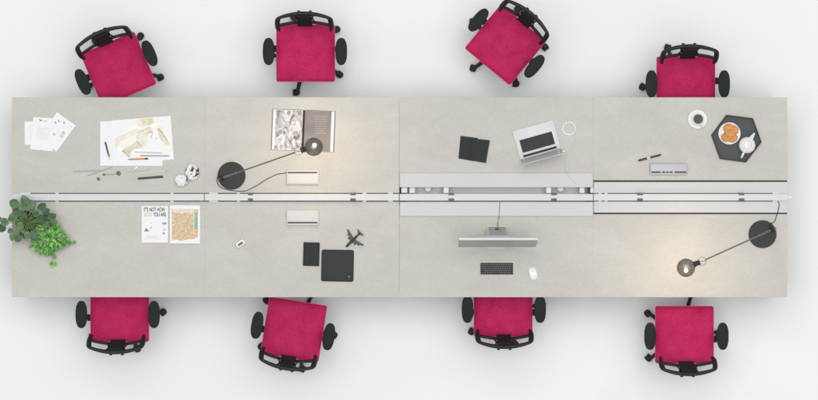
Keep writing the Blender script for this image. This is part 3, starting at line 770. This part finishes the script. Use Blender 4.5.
def ochre():
    m = bpy.data.materials.new('ochre_print'); m.use_nodes = True; nt = m.node_tree; b_ = nt.nodes['Principled BSDF']; L = nt.links.new
    tc = nt.nodes.new('ShaderNodeTexCoord'); n = nt.nodes.new('ShaderNodeTexNoise'); n.inputs['Scale'].default_value = 60; n.inputs['Detail'].default_value = 5; n.inputs['Roughness'].default_value = .75
    v = nt.nodes.new('ShaderNodeTexVoronoi'); v.inputs['Scale'].default_value = 75
    r = nt.nodes.new('ShaderNodeValToRGB'); e = r.color_ramp.elements; e[0].position = .3; e[0].color = (*g((172, 112, 82)), 1); e[1].position = .72; e[1].color = (*g((240, 226, 198)), 1)
    r.color_ramp.elements.new(.42).color = (*g((198, 168, 128)), 1); r.color_ramp.elements.new(.56).color = (*g((216, 194, 160)), 1)
    mx = nt.nodes.new('ShaderNodeMixRGB'); mx.blend_type = 'OVERLAY'; mx.inputs[0].default_value = .10
    L(tc.outputs['Object'], n.inputs['Vector']); L(tc.outputs['Object'], v.inputs['Vector']); L(n.outputs['Fac'], r.inputs[0]); L(r.outputs[0], mx.inputs[1]); L(v.outputs['Color'], mx.inputs[2])
    L(mx.outputs[0], b_.inputs['Base Color']); b_.inputs['Roughness'].default_value = .5; return m
mb = MB(o); mb.ppoly([(171.8, 208.8), (198.0, 208.8), (198.0, 237), (194, 239), (188, 239.4), (181, 240.8), (176, 239.6), (171.8, 240.8)], zz, .0004); mb.build('cover_print', ochre(), cv)
mb = MB(o); mb.ppoly([(194.2, 213), (197.4, 213), (197.4, 229.5), (194.4, 229.5)], zz + .0004, .0004); mb.build('green_strip', mat('print_green', g((158, 200, 172)), .6, col2=g((110, 165, 135)), scale=60), cv)
mb = MB(o); mb.ppoly([(193.6, 212), (194.2, 212), (194.3, 230), (193.8, 230)], zz + .0004, .0004); mb.ppoly([(171.8, 208.6), (198, 208.6), (198, 209.1), (171.8, 209.1)], zz + .0004, .0004); mb.build('white_rule', PAPER, cv)
tx('title', "WOODWORK", 172.8, 213.0, .042, .66, PAPER, cv, o, zz + .0003, .0012)

# ------------------------------------------------------------------ dark notebooks and pads
def nb(name, label, cat, x0, x1, y0, y1, h, rad, rz=0, m=NOTE):
    z = ZT + h; a, c = P(x0, y0, z), P(x1, y1, z); o = Vector(((a.x + c.x) / 2, (a.y + c.y) / 2, ZT)); t = thing(name, label, cat, o, rz=R(rz))
    return t, c.x - a.x, a.y - c.y
t, w, d = nb('notebook', 'small black notebook held shut by an elastic band', 'notebook', 303.2, 319.4, 242.4, 266.0, .014, .003, -1.5)
MB().rbox((0, 0, .0125), (w, d, .003), .005, bevel=.001).build('cover', NOTE, t, True); MB().rbox((0, 0, .002), (w, d, .003), .005, bevel=.001).build('back_cover', NOTE, t, True)
MB().box((0, 0, .007), (w - .006, d - .006, .0085)).build('page_block', mat('page_cream', (.68, .66, .60), .8), t)
MB().box((w * .22, 0, .0145), (.010, d + .002, .0012), bevel=.0003).build('elastic_band', BLACKR, t)
t, w, d = nb('desk_pad', 'square black leather pad with rounded corners beside the notebook', 'pad', 321.3, 353.7, 249.8, 281.6, .012, .01)
MB().rbox((0, 0, .006), (w, d, .011), .018, rz=R(-1), bevel=.003).build('pad_body', NOTE, t, True)
MB().rbox((0, 0, .0118), (w - .016, d - .016, .001), .012, rz=R(-1), bevel=.0003).build('top_panel', mat('charcoal_panel', (.034, .038, .038), .6, bump=.2, bscale=500, spec=.22), t, True)
MB().cyl((.096, -.09, .012), (.096, -.09, .0135), .006).build('button', mat('stud_grey', (.12, .12, .12), .4, .5), t, True)
# open folder above the covers
o = P(474, 149.5, ZT); t = thing('document_folder', 'charcoal folder lying half open left of the laptop', 'folder', o)
mb = MB(o); mb.ppoly([(460.6, 135.8), (477.8, 138.0), (477.0, 141), (474, 161.2), (458.5, 158.4)], ZT + .007, .006, .001); mb.build('left_cover', NOTE, t)
mb = MB(o); mb.ppoly([(472.2, 138.4), (489.8, 140.3), (485.9, 163.0), (469.2, 160.0)], ZT + .016, .008, .0015); mb.build('right_cover', NOTE, t)
mb = MB(o); mb.ppoly([(472.6, 139.4), (488.6, 141), (485.2, 162.2), (469.8, 159.4)], ZT + .0078, .0006); mb.build('page_block', mat('page_cream', (.68, .66, .60), .8), t)

# small white box
o = P(240.6, 243.6, ZT); t = thing('pencil_sharpener', 'small white sharpener box with a dark slot lying alone on the desk', 'sharpener', o, rz=R(35))
MB().rbox((0, 0, .016), (.080, .048, .031), .014, bevel=.008).build('housing', mat('glossy_white', (.84, .84, .86), .25), t, True)
MB().rbox((0, -.002, .0312), (.050, .021, .004), .006, bevel=.0005).build('slot', mat('slot_mid_grey', (.20, .19, .19), .8, spec=.1), t)

# toy aeroplane
o = P(353.2, 239.8, ZT); t = thing('toy_aeroplane', 'black toy airliner on the desk above the square pad', 'toy plane', o, rz=math.atan2(-1, -1))  # nose along local +X
PL = mat('toy_black', (.018, .018, .019), .4)
mb = MB(); prof = [(-.088, .003, .022), (-.06, .006, .02), (-.03, .0095, .018), (.02, .0105, .018), (.06, .010, .018), (.078, .007, .017), (.086, .002, .016)]
mb.tube([Vector((x, 0, z_)) for x, r_, z_ in prof], [r_ for x, r_, z_ in prof], 14); mb.build('fuselage', PL, t, True)
for s in (-1, 1):
    mb = MB(); mb.prism([Vector((.026, s * .005)), Vector((-.012, s * .005)), Vector((-.034, s * .092)), Vector((-.022, s * .094))][::s], .012, .016, .001); mb.build('wing', PL, t)
    mb = MB(); mb.cyl((.022, s * .034, .009), (-.006, s * .034, .009), .0065, .005, 12); mb.cyl((.006, s * .06, .010), (-.014, s * .06, .010), .005, .004, 12); mb.build('engine', PL, t, True)
    mb = MB(); mb.prism([Vector((-.062, s * .003)), Vector((-.082, s * .003)), Vector((-.094, s * .032)), Vector((-.084, s * .033))][::s], .021, .024, .0008); mb.build('tailplane', PL, t)
mb = MB(); mb.bm.free(); mb.bm = bmesh.new(); mb.prism([Vector((-.060, .024)), Vector((-.086, .024)), Vector((-.097, .060)), Vector((-.084, .060))], -.0015, .0015)
bmesh.ops.transform(mb.bm, matrix=Matrix.Rotation(R(90), 4, 'X'), verts=mb.bm.verts); mb.build('tail_fin', PL, t)

# ------------------------------------------------------------------ all-in-one monitor, keyboard, mouse
zs = ZT
o = P(496.6, 240, ZT); t = thing('monitor', 'silver desktop monitor seen from above, tilted towards its keyboard', 'monitor', o)
f0 = P(487.0, 226.0, ZT + .006); f1 = P(505.4, 249.0, ZT + .006)
MB(o).rbox(((f0.x + f1.x) / 2, (f0.y + f1.y) / 2, ZT + .0045), (f1.x - f0.x, f0.y - f1.y, .008), .008, bevel=.002).build('stand_foot', SILVL, t, True)
cx = o.x; ytop = Y(239.0, ZT + .56); ybot = Y(245.8, ZT + .13); w = .638
tilt = math.atan2(ytop - ybot, .43)
mb = MB(o); Mx = Matrix.Rotation(-tilt, 4, 'X')
cyy = (ytop + ybot) / 2; czz = ZT + .345; Ls = .435
mb.rbox((cx, cyy, czz), (w, .018, Ls), .0001, bevel=0, M=Mx); mb.build('screen_case', SILVL, t)
nrm = (Mx @ Vector((0, -1, 0)))
mb = MB(o); mb.box(Vector((cx, cyy, czz)) + nrm * .0095, (w - .004, .002, Ls - .004), M=Mx); mb.build('front_glass', mat('screen_bezel_grey', (.30, .30, .29), .25), t)
mb = MB(o); mb.box(Vector((cx, cyy, czz)) + nrm * .0108, (w - .03, .0015, Ls - .03), M=Mx); mb.build('display', mat('screen_off_grey', (.33, .325, .315), .25), t)
b0_ = Vector((cx, cyy, czz)) - nrm * .03
mb = MB(o); mb.ell(b0_ + Vector((0, .0, -.03)), (.21, .030, .15)); mb.build('rear_bulge', SILVL, t, True)
mb = MB(o); yb = Y(227.5, ZT)
pts = [Vector((cx, Y(226.8), ZT + .009)), Vector((cx, Y(228.0), ZT + .06)), Vector((cx, Y(231), ZT + .16)), Vector((cx, Y(236), ZT + .26))]
for A, B in zip(pts, pts[1:]):
    v0 = A; v1 = B; hw = .070
    mb.prism([(0, 0), (1, 0), (1, 1)], 0, 1e-5) if False else None
b_ = mb.bm; rows = []
for p in pts: rows.append([b_.verts.new((p.x - .070 - o.x, p.y - o.y, p.z - o.z)), b_.verts.new((p.x + .070 - o.x, p.y - o.y, p.z - o.z))])
for A, B in zip(rows, rows[1:]): b_.faces.new((A[0], A[1], B[1], B[0]))
bmesh.ops.solidify(b_, geom=b_.faces[:], thickness=.006); mb.build('stand_neck', SILVL, t)
mb = MB(o); mb.ell(Vector((cx + .002, Y(229), ZT + .115)), (.018, .008, .012)); mb.build('cable_hole', mat('hole_dark', (.08, .08, .08), .5), t, True)
mb = MB(o); mb.tube([P(497.5, 228.0, ZT + .07), P(497.8, 223.5, ZT + .012), P(498.6, 219, ZT + .006), P(499.2, 215.8, ZC + .004), P(499.6, 207, ZC + .003), P(499.9, 202.2, ZC + .003), P(499.9, 201.3, ZT)], .0026, 8, res=5); mb.build('power_cord', mat('cord_grey', (.25, .25, .25), .5), t, True)

def keys(mb, cx, cy, z, w, d, rows, cols, rz, h=.0025):
    for r_ in range(rows):
        y = d / 2 - (r_ + .5) * d / rows
        if r_ == rows - 1:
            spans = [(0, 1), (1, 2), (2, 3), (3, 4.2), (4.2, 9), (9, 10.2), (10.2, 11.2), (11.2, 12.4), (12.4, cols)]
        else:
            sh = [0, .0, .5, .75, 1.2, 0][r_ % 6]; spans = []; x = 0
            if sh: spans.append((0, 1 + sh)); x = 1 + sh
            while x < cols - 1.9: spans.append((x, x + 1)); x += 1
            spans.append((x, cols))
        for a, c in spans:
            kx = -w / 2 + (a + c) / 2 * w / cols; kw = (c - a) * w / cols - .0028; kd = d / rows - .0028
            q = Matrix.Rotation(rz, 3, 'Z') @ Vector((kx, y, 0))
            mb.box((cx + q.x, cy + q.y, z), (kw, kd, h), rz=rz, bevel=.0005, seg=1)
o = P(496.7, 267.7, ZT); t = thing('keyboard', 'compact silver keyboard with black keys below the monitor', 'keyboard', o)
MB().rbox((0, 0, .005), (.281, .116, .008), .006, bevel=.002).build('keyboard_case', SILVL, t, True)
MB().box((0, -.0075, .0092), (.272, .098, .0006)).build('key_well', mat('well_grey', (.17, .17, .18), .5), t)
mb = MB(); keys(mb, 0, -.0075, .0108, .272, .098, 6, 14, 0); mb.build('keys', mat('key_black', (.016, .017, .019), .5, spec=.25), t)
MB().cyl((-.13, .052, .010), (.13, .052, .010), .0055, n=14).build('battery_tube', SILVL, t, True)
o = P(533.0, 273.5, ZT); t = thing('computer_mouse', 'white mouse resting right of the keyboard', 'mouse', o, rz=R(16))
mb = MB(); mb.rbox((0, 0, .011), (.066, .108, .021), .026, bevel=.009, seg=8)
for v in mb.bm.verts:
    f_ = 1 + .18 * (1 - abs(v.co.y) / .055) * 0; v.co.z = max(v.co.z, .0006)
    v.co.z -= .05 * (v.co.y / .1) ** 2 * (v.co.z > .01)
mb.build('mouse_shell', mat('glossy_white', (.84, .84, .86), .25), t, True, angle=80)
MB().box((0, .018, .0195), (.010, .010, .0012), bevel=.0004).build('scroll_pad', mat('socket_white', (.64, .64, .635), .5, spec=.3), t)

# ------------------------------------------------------------------ laptop (user side at the top)
c0, c1 = P(512.2, 131.2, ZT + .015), P(552.9, 119.8, ZT + .015)
ux = (c1 - c0).normalized(); dy = Vector((ux.y, -ux.x, 0))          # dy points from palm rest to hinge
Wl = (c1 - c0).length; Dl = .245
o = (c0 + c1) / 2 + dy * Dl / 2; o.z = ZT
rz = math.atan2(-ux.y, -ux.x)   # local +Y points to the user? local frame: user side is -Y
t = thing('laptop', 'open silver laptop turned towards the diagonal chair', 'laptop', o, rz=rz)
# local: -Y = user (palm rest), +Y = hinge
MB().rbox((0, 0, .0085), (Wl, Dl, .015), .012, bevel=.002).build('laptop_base', SILVL, t, True)
MB().rbox((0, .020, .0163), (.278, .108, .0008), .004, bevel=0).build('key_well', mat('laptop_well', (.085, .085, .09), .5, spec=.2), t)
mb = MB(); keys(mb, 0, .020, .0175, .274, .104, 6, 14, 0, .0016); mb.build('keys', mat('laptop_key', (.014, .015, .018), .5, spec=.25), t)
MB().rbox((0, -.072, .0162), (.115, .070, .0006), .004, bevel=0).build('trackpad', mat('trackpad_silver', (.62, .625, .635), .45, .05), t)
MB().box((0, Dl / 2 - .020, .0165), (.285, .018, .003), bevel=.001).build('hinge_bar', BLACKP, t, True)
sc = thing('x', 'x', 'x', (0, 0, 0)); bpy.data.objects.remove(sc)
la = R(10.5); Lh = .235
Ml = Matrix.Translation((0, Dl / 2 + .002, .016)) @ Matrix.Rotation(-la, 4, 'X') @ Matrix.Translation((0, 0, Lh / 2))
mb = MB(); mb.box((0, 0, 0), (Wl, .006, Lh), bevel=.0025, M=Ml); lid = mb.build('screen_lid', SILVL, t, True)
mb = MB(); mb.box((0, 0, 0), (Wl - .018, .001, Lh - .016), M=Ml @ Matrix.Translation((0, -.0036, 0))); mb.build('bezel', mat('screen_bezel', (.10, .10, .10), .15), lid)
mb = MB(); mb.box((0, 0, 0), (Wl - .04, .001, Lh - .05), M=Ml @ Matrix.Translation((0, -.0042, .004))); mb.build('display', mat('laptop_display', (.50, .51, .54), .25), lid)
# charging cable with coil
o = P(569, 128.5, ZT); t = thing('charging_cable', 'thin white charging cable coiled in a ring beside the laptop', 'cable', o)
mb = MB(o); pts = []
for i in range(64):
    a_ = i / 64 * 6 * math.pi; rr_ = .050 + .004 * math.sin(i * .7) + .002 * (i / 64)
    pts.append(o + Vector((math.cos(a_) * rr_, math.sin(a_) * rr_ * 1.02, .004 + .006 * i / 64)))
tl_pts = [pts[-1]] + [P(575.2, 133, ZT + .004), P(574.8, 141, ZT + .003), P(571.5, 148, ZT + .003), P(567, 155, ZT + .003), P(565.2, 164, ZT + .003), P(566.0, 171.5, ZT + .003), P(567.5, 174.3, ZC + .003), P(572, 180, ZC + .003), P(577, 184.5, ZC + .003)]
mb.tube(tl_pts, .0018, 6, res=4); mb.build('loose_tail', mat('tail_grey', (.60, .60, .60), .5), t, True); mb = MB(o)
mb.tube(pts, .0026, 6, res=3); mb.build('cord', mat('cable_white', (.86, .86, .87), .4), t, True)
o2 = P(563.8, 151.2, ZT + .01)
mb = MB(o); mb.box(o2, (.030, .012, .010), rz=math.atan2(ux.y, ux.x), bevel=.002); mb.tube([o2 + ux * .01, P(567.8, 151.4, ZT + .006), P(569.6, 153.8, ZT + .003), P(567.6, 155.5, ZT + .003)], .0022, 6, res=4); mb.build('plug', mat('glossy_white', (.84, .84, .86), .25), t, True)

# ------------------------------------------------------------------ pen, coffee, tray
stick('fountain_pen', 'dark brown pen with a white band lying beside the silver socket box', 'pen', (638.2, 160.7), (661.4, 154.6), ZT + .0005, .0085,
      [(0, .06, .5, .95, BRN, 'end_cap'), (.06, .38, 1, 1, BRN, 'barrel'), (.38, .52, 1.15, 1.15, mat('band_white', (.7, .7, .68), .4), 'band'), (.52, .94, 1, .9, BRN, 'cap'), (.94, 1, .8, .5, BRN, 'cap_tip')])
CER = mat('white_ceramic', (.84, .845, .85), .15)
o = P(697.4, 119.2, ZT); 
tag(MB(o).lathe(o + Vector((0, 0, .0005)), [(0, 0), (.04, 0), (.045, .004), (.074, .011), (.079, .014), (.078, .0155), (.072, .0135), (.045, .008), (0, .0065)], 64).build('saucer', CER, None, True), 'round white saucer under the coffee cup', 'saucer')
oc = o + Vector((.002, 0, .008)); t = thing('coffee_cup', 'white cup full of dark coffee on its saucer', 'cup', oc)
MB(oc).lathe(oc, [(0, 0), (.024, 0), (.030, .010), (.040, .035), (.0435, .056), (.0425, .0572), (.0405, .056), (.036, .034), (.026, .010), (0, .006)], 48).build('cup_body', CER, t, True)
MB(oc).lathe(oc, [(0, .042), (.0372, .042)], 40).build('coffee', mat('coffee', (.030, .018, .014), .25, spec=.3), t, True)
MB(oc).tube([oc + Vector((.022, -.036, .05)), oc + Vector((.034, -.058, .047)), oc + Vector((.037, -.068, .034)), oc + Vector((.028, -.052, .020)), oc + Vector((.016, -.028, .016))], .0052, 8, res=5).build('handle', CER, t, True)

hexp = [(726.4, 114.8), (753.0, 118.2), (761.6, 142.0), (746.0, 162.4), (719.9, 158.9), (711.3, 135.0)]
zt_ = ZT + .022
W3 = [P(x, y, zt_) for x, y in hexp]; ce = sum(W3, Vector()) / 6; o = Vector((ce.x, ce.y, ZT))
t = thing('serving_tray', 'dark grey hexagonal tray holding the plate of cookies and a jug', 'tray', o)
inn = [ce + (p - ce) * .955 for p in W3]
MB(o).prism([ce + (p - ce) * .962 for p in W3], ZT + .0006, ZT + .005).build('tray_base', mat('tray_grey', (.078, .085, .088), .65, bump=.15, bscale=400, spec=.25), t)
mb = MB(o); b_ = mb.bm; V = []
for a, i_ in zip(W3, inn):
    V.append([b_.verts.new(Vector(q) - o) for q in ((a.x, a.y, ZT + .0006), (a.x, a.y, zt_), (i_.x, i_.y, zt_), (i_.x, i_.y, ZT + .0055))])
for k in range(6):
    A, B = V[k], V[(k + 1) % 6]
    for j in range(4): b_.faces.new((A[j], B[j], B[(j + 1) % 4], A[(j + 1) % 4]))
bmesh.ops.recalc_face_normals(b_, faces=b_.faces); mb.build('tray_rim', mat('tray_rim_black', (.016, .018, .020), .5, spec=.3), t)
zp = ZT + .0055
o = P(729.3, 133.4, zp)
tag(MB(o).lathe(o, [(0, 0), (.05, 0), (.055, .003), (.084, .010), (.0915, .013), (.090, .0145), (.080, .0115), (.055, .006), (0, .0052)], 64).build('plate', CER, None, True), 'round white plate of cookies on the hexagonal tray', 'plate')
CK = mat('cookie_baked', (.52, .20, .045), .75, col2=(.78, .42, .15), scale=60, bump=.8, bscale=120)
ck = [(726.2, 137.2, 0, 'bottom left'), (732.2, 137.6, 0, 'x'), (733.4, 130.2, .001, 'x'), (728.4, 128.6, .008, 'x'), (730.2, 133.8, .018, 'x')]
cl_ = ['nutty golden cookie at the lower left of the plate', 'pale golden cookie at the lower right of the plate', 'nutty golden cookie at the right edge of the plate', 'nutty golden cookie at the upper edge of the plate', 'nutty golden cookie on top in the middle of the pile']
for i, (x, y, dz, _) in enumerate(ck):
    oc = P(x, y, zp + .008 + dz); b_ = bmesh.new(); bmesh.ops.create_icosphere(b_, subdivisions=4, radius=1)
    for v in b_.verts:
        d_ = v.co.normalized(); k = 1 + .16 * noise.noise(d_ * 2.2 + Vector((i * 5, 0, 0))) + .10 * noise.noise(d_ * 8 + Vector((i, 3, 0)))
        v.co = Vector((d_.x * .042 * k, d_.y * .039 * k, (d_.z * .011 + .0105) * k))
        v.co.z += .004 * abs(noise.noise(v.co * 120)) * (d_.z > 0)
    mb = MB(); mb.bm.free(); mb.bm = b_
    tk = thing('cookie', cl_[i], 'cookie', oc, 'cookies piled on the plate'); mb.build('cookie_body', CK, tk, True)
    mb = MB()
    for q in range(9):
        a_ = rnd.uniform(0, 6.28); r_ = rnd.uniform(.003, .026)
        mb.ell((math.cos(a_) * r_, math.sin(a_) * r_, .0215 - r_ * .14), (.0038, .0028, .002), u=8, v=6)
    mb.build('chopped_nuts', mat('nut_pieces', (.16, .06, .02) if i % 2 else (.16, .06, .02), .6), tk, True)
# jug with spout and handle
o = P(746.6, 145.2, zp); t = thing('teapot', 'white round teapot with spout on the hexagonal tray', 'teapot', o)
MB(o).lathe(o, [(0, 0), (.042, 0), (.060, .012), (.069, .036), (.066, .060), (.050, .078), (.046, .080), (0, .081)], 56).build('pot_body', CER, t, True)
mb = MB(o); mb.lathe(o + Vector((0, 0, .080)), [(0, 0), (.045, 0), (.044, .005), (.030, .011), (.010, .014), (0, .015)], 48); mb.lathe(o + Vector((0, 0, .094)), [(0, 0), (.006, 0), (.011, .009), (.008, .015), (0, .017)], 24)
ld = mb.build('lid', CER, t, True)
MB(o).lathe(o + Vector((0, 0, .0835)), [(.030, .006), (.0335, .0075), (.030, .009)], 48).build('pink_ring', mat('ring_pink', (.70, .50, .48), .3), ld, True)
sp = P(754.3, 133.2, zp + .07); sd = (Vector((sp.x, sp.y, 0)) - Vector((o.x, o.y, 0))).normalized()
MB(o).tube([o + sd * .045 + Vector((0, 0, .035)), o + sd * .075 + Vector((0, 0, .050)), o + sd * .098 + Vector((0, 0, .070)), Vector((sp.x, sp.y, zp + .082))], [.022, .018, .011, .0055], 12, res=5).build('spout', CER, t, True)
hd = (P(740.8, 157.5, 0) - P(746.6, 145.2, 0)); hd.z = 0; hd.normalize()
MB(o).tube([o + hd * .058 + Vector((0, 0, .066)), o + hd * .090 + Vector((0, 0, .074)), o + hd * .112 + Vector((0, 0, .060)), o + hd * .100 + Vector((0, 0, .030)), o + hd * .062 + Vector((0, 0, .022))], .0078, 10, res=5).build('handle', CER, t, True)

# ------------------------------------------------------------------ plants
def leaf_mat(name, c, c2, sc=30):
    m = mat(name, c, .5, col2=c2, scale=sc, spec=.35); nt = m.node_tree; b_ = nt.nodes['Principled BSDF']; L = nt.links.new
    src = b_.inputs['Base Color'].links[0].from_socket
    ge = nt.nodes.new('ShaderNodeNewGeometry'); hs = nt.nodes.new('ShaderNodeHueSaturation')
    mr = nt.nodes.new('ShaderNodeMapRange'); mr.inputs[3].default_value = .55; mr.inputs[4].default_value = 1.3
    mh = nt.nodes.new('ShaderNodeMapRange'); mh.inputs[3].default_value = .52; mh.inputs[4].default_value = .47
    L(ge.outputs['Random Per Island'], mr.inputs[0]); L(ge.outputs['Random Per Island'], mh.inputs[0])
    L(mr.outputs[0], hs.inputs['Value']); L(mh.outputs[0], hs.inputs['Hue']); L(src, hs.inputs['Color']); L(hs.outputs[0], b_.inputs['Base Color'])
    return m
LF1 = leaf_mat('leaf_dark', (.055, .135, .055), (.14, .25, .125), 26)
LF2 = leaf_mat('leaf_bright', (.09, .33, .055), (.26, .56, .17), 40)
STEM = mat('stem_green', (.20, .28, .08), .6); SOIL = mat('soil', (.06, .035, .028), .9, bump=1, bscale=80, col2=(.03, .02, .016), scale=50)
POT = mat('pot_black', (.03, .032, .034), .5)
def leaf(bm, base, d, L, Wd, droop=.25, cup=.18, up=Vector((0, 0, 1)), notch=False, n=6):
    d = d.normalized(); s = d.cross(up).normalized(); u = s.cross(d).normalized(); rows = []
    for i in range(n + 1):
        t_ = i / n; w = Wd / 2 * (math.sin(math.pi * min(1, t_ * .96 + .04)) ** .6) * (1.1 - .25 * t_)
        c = base + d * L * t_ - u * (droop * L * t_ * t_)
        rows.append([bm.verts.new(c + s * w * q + u * (cup * w * abs(q) - (.10 * w if q == 0 else 0))) for q in (-1, -.5, 0, .5, 1)])
    for A, B in zip(rows, rows[1:]):
        for k in range(4): bm.faces.new((A[k], A[k + 1], B[k + 1], B[k]))
o = P(28, 221.5, ZT); t = thing('potted_plant', 'trailing houseplant with large round dark green leaves over the bench corner', 'plant', o, 'potted plants on the bench end')
MB(o).lathe(o + Vector((0, 0, .0006)), [(0, 0), (.065, 0), (.085, .13), (.088, .135), (.083, .137), (.078, .12), (0, .118)], 40).build('pot', POT, t, True)
MB(o).lathe(o + Vector((0, 0, .121)), [(0, .006), (.04, .004), (.078, 0)], 32).build('soil', SOIL, t, True)
lv = [(14, 203.5, 13), (25, 200.5, 13), (32, 204, 12), (42, 206.5, 11), (46, 211, 9), (17, 211.5, 12), (12, 217.5, 13), (4, 222, 11), (1.0, 228, 11), (20, 226.5, 11), (30, 224.0, 13.5), (42, 219, 12), (51.5, 217, 11), (53.5, 222, 9),
      (13, 236, 12), (18, 239, 9), (27, 236, 10), (34, 237.5, 9), (24.5, 215, 8), (36, 213.5, 8), (32.5, 210, 6), (10.0, 231, 7), (-1, 219, 8), (46, 224.5, 9), (22, 207, 9)]
mbl = MB(o); mbs = MB(o); r_ = random.Random(5)
cen = o + Vector((0, 0, .13))
for q in range(20):
    a_ = r_.uniform(0, 6.28); k_ = r_.uniform(8, 23); lv.append((29 + math.cos(a_) * k_, 220 + math.sin(a_) * k_ * .75, r_.uniform(5, 8.5)))
for i, (x, y, s_) in enumerate(lv):
    zz = ZT + .22 + r_.uniform(-.05, .07) - (.05 if i > 24 else 0) - .0006 * ((x - 28) ** 2 + (y - 221) ** 2) * .12
    c = P(x, y, zz); out = (c - cen); out.z = 0
    if out.length < .01: out = Vector((1, .3, 0))
    a_ = math.atan2(out.y, out.x) + r_.uniform(-.7, .7); d = Vector((math.cos(a_), math.sin(a_), r_.uniform(-.25, .15)))
    L = s_ / 121 * .90; base = c - d.normalized() * L * .5
    roll = Vector((r_.uniform(-.35, .35), r_.uniform(-.35, .35), 1))
    leaf(mbl.bm, base - o, d, L, L * r_.uniform(.72, .92), r_.uniform(.1, .4), r_.uniform(.12, .4), roll)
    mid = (cen + base) / 2 + Vector((0, 0, .05))
    mbs.tube([cen + Vector((r_.uniform(-.03, .03), r_.uniform(-.03, .03), -.01)), mid, base], [.003, .0025, .002], 6, res=4)
mbl.build('foliage', LF1, t, True, angle=80); mbs.build('stems', STEM, t, True)
o = P(50, 238, ZT); t = thing('potted_plant', 'bushy bright green houseplant with many small leaves beside the dark leaved one', 'plant', o, 'potted plants on the bench end')
MB(o).lathe(o + Vector((0, 0, .0006)), [(0, 0), (.045, 0), (.060, .085), (.063, .09), (.058, .092), (.055, .08), (0, .078)], 40).build('pot', mat('pot_brown', (.10, .045, .03), .6), t, True)
MB(o).lathe(o + Vector((0, 0, .081)), [(0, .006), (.03, .004), (.054, 0)], 32).build('soil', SOIL, t, True)
mbl = MB(o); mbs = MB(o); cen = o + Vector((0, 0, .085))
for i in range(400):
    th = r_.uniform(0, 6.283); k = r_.random() ** .6 * (1.12 if i % 9 == 0 else 1); ext = 16.6 * (1 + .18 * math.sin(3 * th + 1) + .1 * math.sin(5 * th))
    x = 48.8 + math.cos(th) * ext * k * .93; y = 237.5 + math.sin(th) * ext * k * .95
    zz = ZT + .20 - .13 * k * k + r_.uniform(-.035, .02)
    c = P(x, y, zz); d = Vector((math.cos(th + r_.uniform(-.9, .9)), -math.sin(th + r_.uniform(-.9, .9)), r_.uniform(-.5, .5)))
    L = r_.uniform(.024, .046)
    leaf(mbl.bm, c - o, d, L, L * .50, .3, .25, Vector((r_.uniform(-.5, .5), r_.uniform(-.5, .5), 1)), n=4)
    if i % 6 == 0: mbs.tube([cen, (cen + c) / 2 + Vector((0, 0, .03)), c], .0016, 5, res=3)
for pts in ([(52, 250), (53, 256), (52.5, 262), (53.5, 265)], [(64, 241), (69, 243.5), (74, 244)], [(44, 251), (47, 256)]):
    W_ = [P(x, y, ZT + .05 - .012 * q) for q, (x, y) in enumerate(pts)]
    mbs.tube([cen] + W_, .0015, 5, res=4)
    for p in W_:
        for q in range(3):
            a_ = r_.uniform(0, 6.28); L = r_.uniform(.02, .034); leaf(mbl.bm, p + Vector((0, 0, .004)) - o, Vector((math.cos(a_), math.sin(a_), .1)), L, L * .7, .2, .2, n=4)
mbl.build('foliage', LF2, t, True, angle=80); mbs.build('stems', STEM, t, True)

S.render.resolution_x = 1024; S.render.resolution_y = 501
